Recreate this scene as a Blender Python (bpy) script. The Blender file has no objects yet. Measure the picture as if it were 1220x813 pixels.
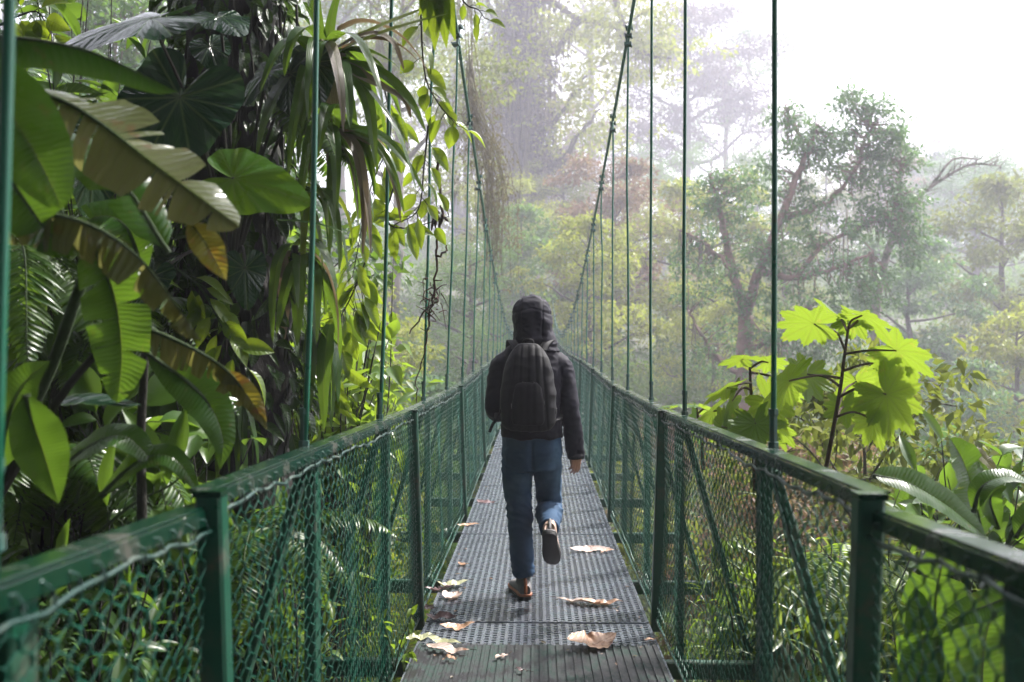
import bpy, math, random
import numpy as np
from mathutils import Vector, noise as mnoise
R = math.radians
rng = np.random.default_rng(11)
random.seed(5)
C = bpy.context.scene.collection
UP = np.array([0., 0., 1.])

# ------------------------------------------------------------------ camera frame
FPX, CX, CY, YAW = 1186.0, 610.0, 406.5, R(1.45)
EYE = np.array([0., 0., 1.52])
FW = np.array([-math.sin(YAW), math.cos(YAW), 0.])
RT = np.array([math.cos(YAW), math.sin(YAW), 0.])
def P(px, py, D):
    return EYE + D*FW + (px-CX)/FPX*D*RT + (CY-py)/FPX*D*UP
def PS(lst):
    return np.array([P(*q) for q in lst])

def nz(v):
    v = np.asarray(v, float)
    return v/np.maximum(np.linalg.norm(v, axis=-1, keepdims=True), 1e-9)
def sm(a, b, t):
    t = np.clip((t-a)/(b-a), 0, 1)
    return t*t*(3-2*t)

# ------------------------------------------------------------------ mesh collector
class MB:
    def __init__(self):
        self.v, self.q, self.t, self.uq, self.ut, self.n = [], [], [], [], [], 0
    def add(self, v, q=None, t=None, uv=None):
        v = np.asarray(v, float).reshape(-1, 3)
        if uv is None: uv = np.zeros((len(v), 2))
        uv = np.asarray(uv, float)
        if q is not None and len(q):
            q = np.asarray(q, int).reshape(-1, 4)
            self.q.append(q+self.n); self.uq.append(uv[q].reshape(-1, 2))
        if t is not None and len(t):
            t = np.asarray(t, int).reshape(-1, 3)
            self.t.append(t+self.n); self.ut.append(uv[t].reshape(-1, 2))
        self.v.append(v); self.n += len(v)
        return self
    def mesh(self, name, mat, smooth=True, uv=True):
        me = bpy.data.meshes.new(name)
        v = np.concatenate(self.v) if self.v else np.zeros((0, 3))
        q = np.concatenate(self.q) if self.q else np.zeros((0, 4), int)
        t = np.concatenate(self.t) if self.t else np.zeros((0, 3), int)
        me.vertices.add(len(v)); me.vertices.foreach_set('co', v.astype(np.float32).ravel())
        nl = len(q)*4+len(t)*3
        me.loops.add(nl); me.loops.foreach_set('vertex_index', np.concatenate([q.ravel(), t.ravel()]).astype(np.int32))
        me.polygons.add(len(q)+len(t))
        ls = np.concatenate([np.arange(len(q))*4, len(q)*4+np.arange(len(t))*3]).astype(np.int32)
        me.polygons.foreach_set('loop_start', ls)
        me.polygons.foreach_set('use_smooth', np.full(len(q)+len(t), smooth))
        if uv:
            u = np.concatenate(self.uq+self.ut) if (self.uq or self.ut) else np.zeros((0, 2))
            l = me.uv_layers.new(name='UVMap'); l.data.foreach_set('uv', u.astype(np.float32).ravel())
        me.update(calc_edges=True); me.validate()
        if mat: me.materials.append(mat)
        return me
    def build(self, name, mat, parent=None, smooth=True, uv=True):
        return link(name, self.mesh(name, mat, smooth, uv), parent)

def link(name, me, parent=None, loc=None):
    o = bpy.data.objects.new(name, me); C.objects.link(o)
    if parent: o.parent = parent
    if loc is not None: o.location = loc
    return o
def tag(o, label=None, cat=None, group=None, kind=None):
    if label: o['label'] = label
    if cat: o['category'] = cat
    if group: o['group'] = group
    if kind: o['kind'] = kind
    return o
def empty(name, loc=(0, 0, 0), label=None, cat=None, group=None, rz=0):
    o = bpy.data.objects.new(name, None); C.objects.link(o)
    o.location = tuple(float(a) for a in loc); o.rotation_euler = (0, 0, rz); o.empty_display_size = .1
    return tag(o, label, cat, group)
def copy_tree(o, parent=None):
    c = o.copy(); C.objects.link(c); c.parent = parent
    for ch in list(o.children): copy_tree(ch, c)
    return c

def frames(path):
    path = np.asarray(path, float)
    t = nz(np.gradient(path, axis=0))
    a = np.zeros_like(t)
    ref = UP if abs(t[0][2]) < .9 else np.array([1., 0, 0])
    a[0] = nz(np.cross(t[0], ref))
    for i in range(1, len(t)):
        w = a[i-1]-t[i]*np.dot(a[i-1], t[i])
        a[i] = nz(w)
    return t, a, np.cross(t, a)
def tube(mb, path, rad, sides=6, cap=True):
    path = np.asarray(path, float); n = len(path)
    rad = np.broadcast_to(np.asarray(rad, float), (n,))
    t, a, b = frames(path)
    th = np.arange(sides)/sides*2*np.pi
    v = path[:, None, :]+rad[:, None, None]*(np.cos(th)[None, :, None]*a[:, None, :]+np.sin(th)[None, :, None]*b[:, None, :])
    i, j = np.meshgrid(np.arange(n-1), np.arange(sides), indexing='ij')
    q = np.stack([i*sides+j, i*sides+(j+1) % sides, (i+1)*sides+(j+1) % sides, (i+1)*sides+j], -1).reshape(-1, 4)
    uv = np.stack(np.broadcast_arrays((np.arange(sides)/sides)[None, :], np.linspace(0, 1, n)[:, None]), -1).reshape(-1, 2)
    tr = []
    if cap:
        for k in range(1, sides-1):
            tr.append((0, k+1, k)); o = (n-1)*sides; tr.append((o, o+k, o+k+1))
    mb.add(v.reshape(-1, 3), q, tr, uv)
    return mb
def bez(pts, n=16):
    """Catmull-Rom through pts"""
    p = np.asarray(pts, float)
    if len(p) == 2: return p[0]+(p[1]-p[0])*np.linspace(0, 1, n)[:, None]
    e = np.concatenate([[2*p[0]-p[1]], p, [2*p[-1]-p[-2]]])
    s = np.linspace(0, len(p)-1-1e-6, n); k = s.astype(int); f = (s-k)[:, None]
    a, b, c, d = e[k], e[k+1], e[k+2], e[k+3]
    return .5*((2*b)+(-a+c)*f+(2*a-5*b+4*c-d)*f*f+(-a+3*b-3*c+d)*f**3)
BOXQ = np.array([(0, 1, 3, 2), (4, 6, 7, 5), (0, 4, 5, 1), (2, 3, 7, 6), (0, 2, 6, 4), (1, 5, 7, 3)])
def box(mb, lo, hi):
    lo, hi = np.asarray(lo, float), np.asarray(hi, float)
    v = np.array([[(lo, hi)[i][0], (lo, hi)[j][1], (lo, hi)[k][2]] for i in (0, 1) for j in (0, 1) for k in (0, 1)])
    mb.add(v, BOXQ)
    return mb
def bar(mb, a, b, w, h, side=(1, 0, 0), bev=.0):
    """rectangular bar from a to b; w along side, h along the other direction; bevelled section"""
    a, b = np.asarray(a, float), np.asarray(b, float); t = nz(b-a)
    s = np.asarray(side, float); s = nz(s-t*np.dot(s, t)); u = np.cross(t, s)
    bev = min(w, h)*.12
    sec = [(-w/2+bev, -h/2), (w/2-bev, -h/2), (w/2, -h/2+bev), (w/2, h/2-bev), (w/2-bev, h/2), (-w/2+bev, h/2), (-w/2, h/2-bev), (-w/2, -h/2+bev)]
    v = [p+s*x+u*y for p in (a, b) for x, y in sec]
    q = [(j, (j+1) % 8, 8+(j+1) % 8, 8+j) for j in range(8)]
    mb.add(v, q+[(0, 7, 6, 5), (0, 5, 4, 3), ], [(0, 3, 2), (0, 2, 1)])
    mb.add(v, [(8, 9, 10, 11), (8, 11, 12, 13)], [(8, 13, 14), (8, 14, 15)])
    return mb

# ------------------------------------------------------------------ leaves
def prof_oblong(v): return np.clip(np.sin(np.pi*np.clip(v, 0, 1)**.8), 0, 1)**.55
def prof_ellip(v): return np.clip(np.sin(np.pi*v**.85), 0, 1)**.9
def prof_strap(v): return np.clip(np.minimum(.55+v*1.6, 1), 0, 1)*np.clip((1-v)*1.35, 0, 1)**.6
def blade(mb, path, width, nh=(0, 0, 1), fold=.25, prof=prof_ellip, nv=22, nu=3, ruf=.06, torn=0, droop=.5, seed=0, uscale=1.0, fold2=None):
    r = np.random.default_rng(seed)
    c = bez(path, 40); nh = np.asarray(nh, float)
    L = np.concatenate([[0], np.cumsum(np.linalg.norm(np.diff(c, axis=0), axis=1))]); L /= L[-1]
    def cen(v):
        return np.stack([np.interp(v, L, c[:, k]) for k in range(3)], -1)
    ph = r.uniform(0, 6.28, 4)
    def surf(v, u, dr):
        p = cen(v); t = nz(cen(np.clip(v+.02, 0, 1))-cen(np.clip(v-.02, 0, 1)))
        s = nz(np.cross(t, nh)); n = np.cross(s, t)
        w = (width/2*prof(v))[:, None]
        au = np.abs(u)[:, None]
        fo = np.where(u < 0, fold, fold if fold2 is None else fold2)[:, None]-dr*au
        wav = ruf*(np.sin(v*21+ph[0]+np.sign(u)*ph[1])+.6*np.sin(v*47+ph[2]*np.sign(u)))[:, None]*au**1.6
        return p+s*(u[:, None]*w*np.cos(fo))+n*(au*w*np.sin(fo))+n*w*wav
    def strip(sgn, v0, v1, nvv, gap, dr):
        uu = np.linspace(0, 1, nu+1)*sgn; vv = np.linspace(0, 1, nvv)
        V, U = np.meshgrid(vv, uu, indexing='ij')
        g = gap*np.abs(U)**1.5
        Vr = v0+(v1-v0)*(g/2+V*(1-g))+.05*np.abs(U)*(v1-v0 < .5)*(1-v0)
        Vr = np.clip(Vr, 0, 1)
        pts = surf(Vr.ravel(), U.ravel(), dr)
        w = nu+1
        i, j = np.meshgrid(np.arange(nvv-1), np.arange(nu), indexing='ij')
        q = np.stack([i*w+j, i*w+j+1, (i+1)*w+j+1, (i+1)*w+j], -1).reshape(-1, 4)
        if sgn < 0: q = q[:, ::-1]
        mb.add(pts, q, None, np.stack([U.ravel()*.5+.5, Vr.ravel()*uscale], -1))
    for sgn in (-1, 1):
        if torn:
            cuts = np.sort(np.concatenate([[0, 1], r.uniform(.12, .95, torn)]))
            for a, b in zip(cuts[:-1], cuts[1:]):
                if b-a < .012: continue
                strip(sgn, a, b, max(3, int(nv*(b-a))+2), r.uniform(.05, .45), droop*r.uniform(-.15, 1.0))
        else:
            strip(sgn, 0, 1, nv, 0, droop*.3)
    return mb
def grav(p0, d0, L, g, n=14, wob=0, seed=0):
    r = np.random.default_rng(seed); p = [np.array(p0, float)]; d = nz(d0); ds = L/n
    for _ in range(n):
        d = nz(d+np.array([0, 0, -g])*ds/L*1.0+r.normal(0, wob, 3)); p.append(p[-1]+d*ds)
    return np.array(p)
def polar_leaf(mb, cen, tip, nrm, Rf, cup=.2, th0=np.pi, nth=72, ns=7, ripple=.03, lob=9, seed=0, drp=.25):
    """leaf spread round its petiole joint: Rf(theta) outline, theta 0 to the tip"""
    r = np.random.default_rng(seed)
    d = nz(tip); n = nz(np.asarray(nrm, float)-d*np.dot(nrm, d)); s = np.cross(n, d)
    th = np.linspace(-th0, th0, nth); S = np.linspace(.0, 1, ns)
    TH, SS = np.meshgrid(th, S, indexing='ij'); RR = Rf(TH)*SS
    x = RR*np.cos(TH); y = RR*np.sin(TH); m = Rf(np.array([0.]))[0]
    z = -cup*(y/m)**2*m*1.0+ripple*m*np.cos(TH*lob*1.0)*SS-drp*m*np.clip(x/m, 0, 2)**2+.03*m*np.sin(TH*5+r.uniform(0, 6))*SS**2
    v = np.asarray(cen)+x[..., None]*d+y[..., None]*s+z[..., None]*n
    i, j = np.meshgrid(np.arange(nth-1), np.arange(ns-1), indexing='ij')
    q = np.stack([i*ns+j, i*ns+j+1, (i+1)*ns+j+1, (i+1)*ns+j], -1).reshape(-1, 4)
    uv = np.stack([TH/(2*np.pi)*lob, RR/m], -1).reshape(-1, 2)
    mb.add(v.reshape(-1, 3), q, None, uv)
    return mb
def R_heart(size):
    def f(th):
        a = np.abs(th)
        return size*(.50+.08*np.cos(a)+.46*np.exp(-(a/.40)**1.5)+.13*np.exp(-((a-2.35)/.55)**2))*(1-.9*np.exp(-((np.pi-a)/.24)**2))
    return f
def R_lobed(size, n=9, seed=0):
    r = np.random.default_rng(seed); ang = np.linspace(-2.45, 2.45, n)
    am = (.62+.38*np.cos(ang*.42))*r.uniform(.9, 1.08, n)
    def f(th):
        o = np.full(th.shape, .44)
        for a, k in zip(ang, am):
            dd = np.abs(th-a)/(2.45*2/(n-1))
            o = np.maximum(o, k*(1-.80*np.clip(dd, 0, 1.2)**1.35))
        teeth = np.abs(((th*9.0) % 1)-.5)
        return size*(o*(.90+.22*teeth))*(1-.75*np.exp(-((np.pi-np.abs(th))/.2)**2))
    return f

def tmpl(kind):
    if kind == 'lo':
        v = np.array([(0, 0, 0), (-.5, .45, .12), (0, .5, 0), (.5, .45, .12), (0, 1, 0)])
        return v, np.array([(0, 3, 4, 2), (0, 2, 4, 1)]), np.array([(.5, 0), (0, .45), (.5, .5), (1, .45), (.5, 1)])
    nv = 7; vv = np.linspace(0, 1, nv); w = prof_ellip(vv)*.5; w[0] = .02; w[-1] = .0
    v, uv = [], []
    for a, b in zip(vv, w):
        for u in (-1, -.5, 0, .5, 1):
            v.append((u*b, a, abs(u)*b*.45)); uv.append((u*.5+.5, a))
    q = [(i*5+j, i*5+j+1, (i+1)*5+j+1, (i+1)*5+j) for i in range(nv-1) for j in range(4)]
    return np.array(v), np.array(q), np.array(uv)
TL, TM = tmpl('lo'), tmpl('mid')
def leaves(mb, base, d, n, L, W, droop=.25, T=TL):
    base, d, n = np.asarray(base), nz(d), np.asarray(n)
    s = nz(np.cross(d, n)); n = np.cross(s, d); N = len(base)
    L = np.broadcast_to(L, (N,)); W = np.broadcast_to(W, (N,)); droop = np.broadcast_to(droop, (N,))
    tv, tq, tu = T
    x = tv[:, 0][None, :]*W[:, None]; y = tv[:, 1][None, :]*L[:, None]
    z = tv[:, 2][None, :]*W[:, None]-droop[:, None]*L[:, None]*(tv[:, 1]**2)[None, :]
    v = base[:, None]+x[..., None]*s[:, None]+y[..., None]*d[:, None]+z[..., None]*n[:, None]
    k = len(tv)
    q = (tq[None]+(np.arange(N)*k)[:, None, None]).reshape(-1, 4)
    mb.add(v.reshape(-1, 3), q, None, np.tile(tu, (N, 1)))
    return mb
def clumps(mb, cen, rc, lpc, ls, asp=.5, flat=.6, droop=.3, T=TL, r=rng, down=.25, upn=.6):
    """leafy clumps round each centre"""
    cen = np.asarray(cen, float); N = len(cen)
    rc = np.broadcast_to(rc, (N,))
    c = np.repeat(cen, lpc, 0); rr = np.repeat(rc, lpc)
    o = r.normal(0, 1, (len(c), 3)); o = nz(o)*(r.uniform(0, 1, (len(c), 1))**.45)
    o[:, 2] *= flat
    p = c+o*rr[:, None]
    d = nz(o*1.1+r.normal(0, .55, o.shape)+np.array([0, 0, -down]))
    n = nz(np.array([0, 0, upn])+r.normal(0, .45, o.shape)+o*.25)
    L = ls*r.uniform(.55, 1.3, len(c))
    return leaves(mb, p, d, n, L, L*asp*r.uniform(.8, 1.2, len(c)), droop*r.uniform(.2, 1.6, len(c)), T)

# ------------------------------------------------------------------ nodes
def mat_new(name):
    m = bpy.data.materials.new(name); m.use_nodes = True
    nt = m.node_tree; nt.nodes.clear()
    return m, nt, nt.nodes, nt.links
class G:
    """tiny helper to write node graphs"""
    def __init__(s, nt): s.nt = nt; s.N = nt.nodes; s.K = nt.links
    def n(s, t, **kw):
        x = s.N.new(t)
        for k, v in kw.items(): setattr(x, k, v)
        return x
    def put(s, sock, v):
        if isinstance(v, bpy.types.NodeSocket): s.K.new(v, sock)
        elif v is not None:
            if sock.type == 'RGBA' and len(v) == 3: v = (*v, 1)
            sock.default_value = v
    def math(s, op, a, b=None, c=None, clamp=False):
        x = s.n('ShaderNodeMath', operation=op, use_clamp=clamp)
        for i, v in enumerate((a, b, c)):
            if v is not None: s.put(x.inputs[i], v)
        return x.outputs[0]
    def mix(s, f, a, b, mode='MIX'):
        x = s.n('ShaderNodeMix', data_type='RGBA', blend_type=mode)
        s.put(x.inputs[0], f); s.put(x.inputs[6], a); s.put(x.inputs[7], b)
        return x.outputs[2]
    def ramp(s, f, stops):
        x = s.n('ShaderNodeValToRGB'); e = x.color_ramp.elements
        while len(e) < len(stops): e.new(.5)
        for q, (p, c) in zip(e, stops):
            q.position = p; q.color = (*c, 1) if len(c) == 3 else c
        s.put(x.inputs[0], f); return x.outputs[0]
    def mr(s, v, a, b, c=0., d=1.):
        x = s.n('ShaderNodeMapRange', clamp=True)
        for i, k in enumerate((v, a, b, c, d)): s.put(x.inputs[i], k)
        return x.outputs[0]
    def noise(s, vec, scale, detail=4, rough=.55):
        x = s.n('ShaderNodeTexNoise'); s.put(x.inputs['Vector'], vec) if vec else None
        x.inputs['Scale'].default_value = scale; x.inputs['Detail'].default_value = detail; x.inputs['Roughness'].default_value = rough
        return x.outputs['Fac']
    def bump(s, h, st, dist=.01):
        x = s.n('ShaderNodeBump'); x.inputs['Strength'].default_value = st; x.inputs['Distance'].default_value = dist
        s.put(x.inputs['Height'], h); return x.outputs[0]
    def princ(s, col, rough, metal=0., normal=None, spec=None, **kw):
        x = s.n('ShaderNodeBsdfPrincipled')
        s.put(x.inputs['Base Color'], col); s.put(x.inputs['Roughness'], rough); s.put(x.inputs['Metallic'], metal)
        if normal is not None: s.K.new(normal, x.inputs['Normal'])
        if spec is not None: s.put(x.inputs['Specular IOR Level'], spec)
        for k, v in kw.items(): s.put(x.inputs[k], v)
        return x.outputs[0]
    def out(s, sh, vol=False):
        o = s.n('ShaderNodeOutputMaterial'); s.K.new(sh, o.inputs['Volume' if vol else 'Surface'])

def leaf_mat(name, cols, trans, tw=.45, rough=.35, veins=None, brown=None, spec=.5, nv=16, var=1.0, vein_col=None, vb=.5, spots=0.):
    """cols: list of base colours spread over leaves; trans: colour of light coming through"""
    m, nt, N, K = mat_new(name); g = G(nt)
    geo = g.n('ShaderNodeNewGeometry'); oi = g.n('ShaderNodeObjectInfo')
    tc = g.n('ShaderNodeTexCoord')
    rnd = g.math('FRACT', g.math('ADD', geo.outputs['Random Per Island'], oi.outputs['Random']))
    col = g.ramp(rnd, [(i/max(1, len(cols)-1), c) for i, c in enumerate(cols)])
    nf = g.mr(g.noise(tc.outputs['Object'], 7, 7, .65), .3, .7)
    col = g.mix(g.math('MULTIPLY', nf, .5*var), col, g.mix(.6, col, (.5, .5, .25), 'MULTIPLY'))
    if spots or brown:
        n2 = g.noise(tc.outputs['Object'], 14, 6, .65)
        bm = g.mr(n2, .62-.12*spots, .70-.1*spots)
        col = g.mix(bm, col, brown or (.16, .09, .03))
    nrm = None
    trc = g.mix(.5, trans, col)
    if veins:
        uv = g.n('ShaderNodeSeparateXYZ'); K.new(tc.outputs['UV'], uv.inputs[0])
        x, y = uv.outputs[0], uv.outputs[1]
        if veins == 'pinnate':
            au = g.math('ABSOLUTE', g.math('MULTIPLY_ADD', x, 2., -1.))
            ph = g.math('ADD', g.math('SUBTRACT', g.math('MULTIPLY', y, float(nv)), g.math('MULTIPLY', au, 1.3)), g.math('MULTIPLY', g.noise(tc.outputs['Object'], 11, 3), 2.2))
            w = g.math('ABSOLUTE', g.math('SUBTRACT', g.math('FRACT', ph), .5))
            mid = g.mr(au, .0, .07, 1., 0.)
            line = g.mr(w, .0, .16, 1., 0.)
            h = g.math('SUBTRACT', w, g.math('MULTIPLY', mid, .3))
        elif veins == 'parallel':
            au = g.math('ABSOLUTE', g.math('MULTIPLY_ADD', x, 2., -1.))
            w = g.math('ABSOLUTE', g.math('SUBTRACT', g.math('FRACT', g.math('MULTIPLY', x, float(nv))), .5))
            mid = g.mr(au, .0, .10, 1., 0.); line = g.math('MULTIPLY', g.mr(w, .0, .25, 1., 0.), .4)
            h = w
        else:
            w = g.math('ABSOLUTE', g.math('SUBTRACT', g.math('FRACT', x), .5))
            w = g.math('SUBTRACT', .5, w)
            ws = g.math('MULTIPLY', w, y)
            mid = g.mr(ws, .0, .03, 1., 0.)
            sec = g.math('ABSOLUTE', g.math('SUBTRACT', g.math('FRACT', g.math('SUBTRACT', g.math('MULTIPLY', y, 7.), g.math('MULTIPLY', w, 4.))), .5))
            line = g.math('MULTIPLY', g.mr(sec, .0, .1, 1., 0.), .5)
            h = g.math('ADD', g.math('MULTIPLY', g.mr(ws, 0., .1), 1.2), g.math('MULTIPLY', sec, .5))
        vm = g.math('MAXIMUM', mid, g.math('MULTIPLY', line, .35), clamp=True)
        col = g.mix(g.math('MULTIPLY', vm, .6), col, vein_col or (.16, .24, .06))
        trc = g.mix(g.math('MULTIPLY', vm, .55), trc, (.12, .13, .02))
        nrm = g.bump(h, vb, .006)
    rg = g.mr(g.noise(tc.outputs['Object'], 9, 3), .3, .7, rough*.7, rough*1.35)
    a = g.princ(col, rg, 0., nrm, spec)
    t = g.n('ShaderNodeBsdfTranslucent'); g.put(t.inputs['Color'], trc)
    if nrm is not None: K.new(nrm, t.inputs['Normal'])
    mx = g.n('ShaderNodeMixShader'); mx.inputs[0].default_value = tw
    K.new(a, mx.inputs[1]); K.new(t.outputs[0], mx.inputs[2])
    g.out(mx.outputs[0]); return m

def bark_mat(name, c1, c2, moss, ms=.5, scale=5):
    m, nt, N, K = mat_new(name); g = G(nt); tc = g.n('ShaderNodeTexCoord'); geo = g.n('ShaderNodeNewGeometry')
    mp = g.n('ShaderNodeMapping'); K.new(tc.outputs['Object'], mp.inputs[0]); mp.inputs['Scale'].default_value = (1, 1, .3)
    n1 = g.noise(mp.outputs[0], scale*3, 7, .7); n2 = g.noise(tc.outputs['Object'], scale*.6, 5)
    col = g.mix(n1, c1, c2)
    col = g.mix(g.mr(n2, .62-ms*.35, .72-ms*.2), col, g.mix(n1, moss, tuple(k*.4 for k in moss)))
    g.out(g.princ(col, .85, 0., g.bump(n1, .9, .03))); return m

def paint_mat(name, c, dirt=(.09, .07, .05), rough=.32, damount=.35, metal=0.0):
    m, nt, N, K = mat_new(name); g = G(nt); tc = g.n('ShaderNodeTexCoord'); geo = g.n('ShaderNodeNewGeometry')
    pos = geo.outputs['Position']
    n1 = g.noise(pos, 9, 6, .65); n2 = g.noise(pos, 60, 4, .6); n3 = g.noise(pos, 3, 3)
    col = g.mix(g.math('MULTIPLY', n3, .5), c, tuple(k*.55 for k in c))
    dm = g.math('MULTIPLY', g.mr(n1, .62-damount*.4, .78-damount*.3), g.mr(n2, .3, .6))
    col = g.mix(g.math('MULTIPLY', dm, .75), col, dirt)
    g.out(g.princ(col, g.math('ADD', g.mr(n1, .3, .7, rough*.75, rough*1.5), g.math('MULTIPLY', dm, .25)), metal, g.bump(n2, .18, .002))); return m
# ================================================================== materials
M = {}
M['green'] = paint_mat('green_paint', (.004, .062, .034), damount=.3)
M['rail'] = paint_mat('rail_paint', (.003, .027, .016), dirt=(.12, .10, .09), rough=.17, damount=.3)
M['wire'] = paint_mat('coated_wire', (.005, .088, .054), dirt=(.06, .09, .07), rough=.3, damount=.2)
M['steel'] = paint_mat('galvanised_steel', (.22, .24, .25), dirt=(.10, .13, .09), rough=.38, damount=.55, metal=.75)
M['grating'] = paint_mat('wet_grating', (.27, .295, .345), dirt=(.022, .065, .05), rough=.17, damount=.42, metal=.6)
M['mat'] = paint_mat('ribbed_rubber', (.010, .0095, .010), dirt=(.008, .05, .034), rough=.5, damount=.5)
M['rope'] = paint_mat('selvedge_wire', (.018, .06, .048), dirt=(.09, .10, .08), rough=.3, damount=.4, metal=.3)
M['rod'] = paint_mat('rod_paint', (.008, .13, .075), rough=.3, damount=.15)
M['clamp'] = paint_mat('clamp_steel', (.02, .09, .075), rough=.4)

# ================================================================== the bridge
NY = np.array([-5.05, -1.4, 2.25, 5.9, 9.55, 13.2, 16.9, 20.5, 24.2, 27.8, 31.5, 35.2, 38.9, 42.5, 46.2, 50])
NZ = np.array([.33, .165, -.0, -.07, -.09, -.03, .02, .03, .05, .10, .17, .26, .37, .50, .64, .8])
def dz(y): return float(np.interp(y, NY, NZ))
def cab(y): return 1.75+.0047*(32-y)**2
RAILH = 1.18
bridge = empty('suspension_bridge', (0, 0, 0), 'long green suspension footbridge with wire mesh sides and steel grating deck', 'bridge')

def net_mesh(L, seed, wire=.0021, H0=-.06, H1=1.135):
    """hexagonal coated netting, one panel: y along, z up, x outward lean with small slack"""
    r = np.random.default_rng(seed); mb = MB()
    cw, a, b = .038, .015, .0165
    nw = int(L/cw)
    per = 2*(a+b)
    nseg = int((H1-H0)/per)+1
    sl = r.uniform(0, 6.28, 6)
    for i in range(nw+1):
        y0 = i*cw-cw/2+.02
        sgn = 1 if i % 2 == 0 else -1
        zz, yy = [], []
        z = H0
        for k in range(nseg):
            zz += [z, z+a, z+a+b, z+2*a+b]; yy += [y0+sgn*cw/2, y0+sgn*cw/2, y0-sgn*cw/2, y0-sgn*cw/2]; z += per
        zz, yy = np.array(zz), np.array(yy)
        keep = zz < H1+.01; zz, yy = np.minimum(zz[keep], H1), yy[keep]
        t = (zz-H0)/(H1-H0)
        x = .700+.042*t
        bulge = (.018*np.sin(yy*3.1+sl[0])+.012*np.sin(yy*7.3+sl[1]))*np.sin(np.pi*t)
        yy = yy+.012*np.sin(zz*6+sl[2]+yy*1.7)+.006*np.sin(zz*17+sl[3]+yy*3)
        yy = np.clip(yy, 0, L); x = x+bulge+.002*sgn
        tube(mb, np.stack([x, yy, zz], -1), wire, 3, cap=False)
    return mb.mesh('wire_netting', M['wire'])
def rope_mesh(L, seed):
    r = np.random.default_rng(seed); mb = MB(); n = int(L*22); y = np.linspace(0, L, n)
    ph = r.uniform(0, 6, 4)
    z = 1.126+.006*np.sin(y*9+ph[0])+.005*np.sin(y*31+ph[1])-.012*np.clip(np.sin(y*2.1+ph[2]), 0, 1)
    tube(mb, np.stack([np.full(n, .735)+.004*np.sin(y*40), y, z], -1), .0055, 5)
    # lacing wound from the rope up round the rail flange
    y2 = np.linspace(.02, L-.02, int(L*60)); a = y2*2*np.pi/.088
    tube(mb, np.stack([.742-.013*np.sin(a), y2, 1.137+.024*np.cos(a)], -1), .0021, 4)
    z3 = -.05+.004*np.sin(y*12)
    tube(mb, np.stack([np.full(n, .698), y, z3], -1), .006, 5)
    return mb.mesh('selvedge_rope', M['rope'])
def rail_mesh(L):
    mb = MB()
    bar(mb, (.775, .005, RAILH-.004), (.775, L-.005, RAILH-.004), .056, .007, (1, 0, 0))
    bar(mb, (.7435, .005, RAILH-.025), (.7435, L-.005, RAILH-.025), .006, .034, (1, 0, 0))
    return mb.mesh('handrail', M['rail'], smooth=False)
nets = [net_mesh(3.65, s) for s in (1, 2, 3)]; ropes = [rope_mesh(3.65, s) for s in (4, 5)]; railm = rail_mesh(3.65)
pm = MB(); bar(pm, (.700, .0, -.12), (.742, .0, RAILH-.012), .060, .060); jp = pm.mesh('joint_post', M['green'], smooth=False)
cmh = MB(); box(cmh, (.711, -.0305, RAILH-.013), (.776, .0305, RAILH+.0015)); capm = cmh.mesh('post_cap', M['rail'], smooth=False)
k = 0
for i in range(len(NY)-1):
    y0, y1, z0, z1 = NY[i], NY[i+1], NZ[i], NZ[i+1]
    if y0 < 2: z0, z1 = z0-.035, z1-.035
    L = math.hypot(y1-y0, z1-z0); pit = math.atan2(z1-z0, y1-y0)
    for s in (-1, 1):
        k += 1
        for me in (railm, nets[k % 3]):
            o = link(me.name.split('.')[0], me, bridge, (0, y0, z0)); o.rotation_euler = (pit, 0, 0); o.scale = (s, L/3.65, 1)
            if me is not railm:
                e = link('selvedge_rope', ropes[k % 2], o)
        o = link('fence_post', jp, bridge, (0, y0, z0+.0)); o.scale = (s, 1, 1)
        e = link('post_cap', capm, o)
# hanger frames
fp = MB(); bar(fp, (.776, 0, -.17), (.776, 0, RAILH-.009), .040, .085, (1, 0, 0)); fpm = fp.mesh('frame_post', M['green'], smooth=False)
br = MB(); bar(br, (.80, .0, 1.10), (1.15, .0, -.13), .035, .078, (0, 1, 0)); brm = br.mesh('outrigger_brace', M['green'], smooth=False)
brb = MB(); bar(brb, (.812, .0, 1.10), (1.16, .0, -.13), .078, .030, (0, 1, 0)); brm = brb.mesh('outrigger_brace', M['green'], smooth=False)
xb = MB(); bar(xb, (-1.22, 0, -.145), (1.22, 0, -.145), .06, .09, (0, 1, 0)); xbm = xb.mesh('cross_beam', M['green'], smooth=False)
clm = MB(); box(clm, (-.009, .015, -.1), (.009, .024, .1))
for dzc in (-.09, 0, .09):
    box(clm, (-.032, -.012, dzc-.010), (.032, .03, dzc+.010)); tube(clm, [(-.026, -.03, dzc), (-.026, .05, dzc)], .006, 5); tube(clm, [(.026, -.03, dzc), (.026, .05, dzc)], .006, 5)
clampm = clm.mesh('cable_clamp', M['clamp'], smooth=False)
HY = [3.42+1.82*j for j in range(-3, 26)]
cx_of = lambda z, s=1: .80+(.004 if s > 0 else -.028)*(z-1.2)
tb_ = MB(); tube(tb_, [(0, 0, -.012), (0, 0, .0), (0, 0, .012), (0, 0, .013), (0, 0, .10), (0, 0, .105), (0, 0, .125)], [.019, .019, .019, .0135, .0135, .017, .017], 6); tbm = tb_.mesh('turnbuckle', M['clamp'], smooth=False)
tr = np.random.default_rng(3)
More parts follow.
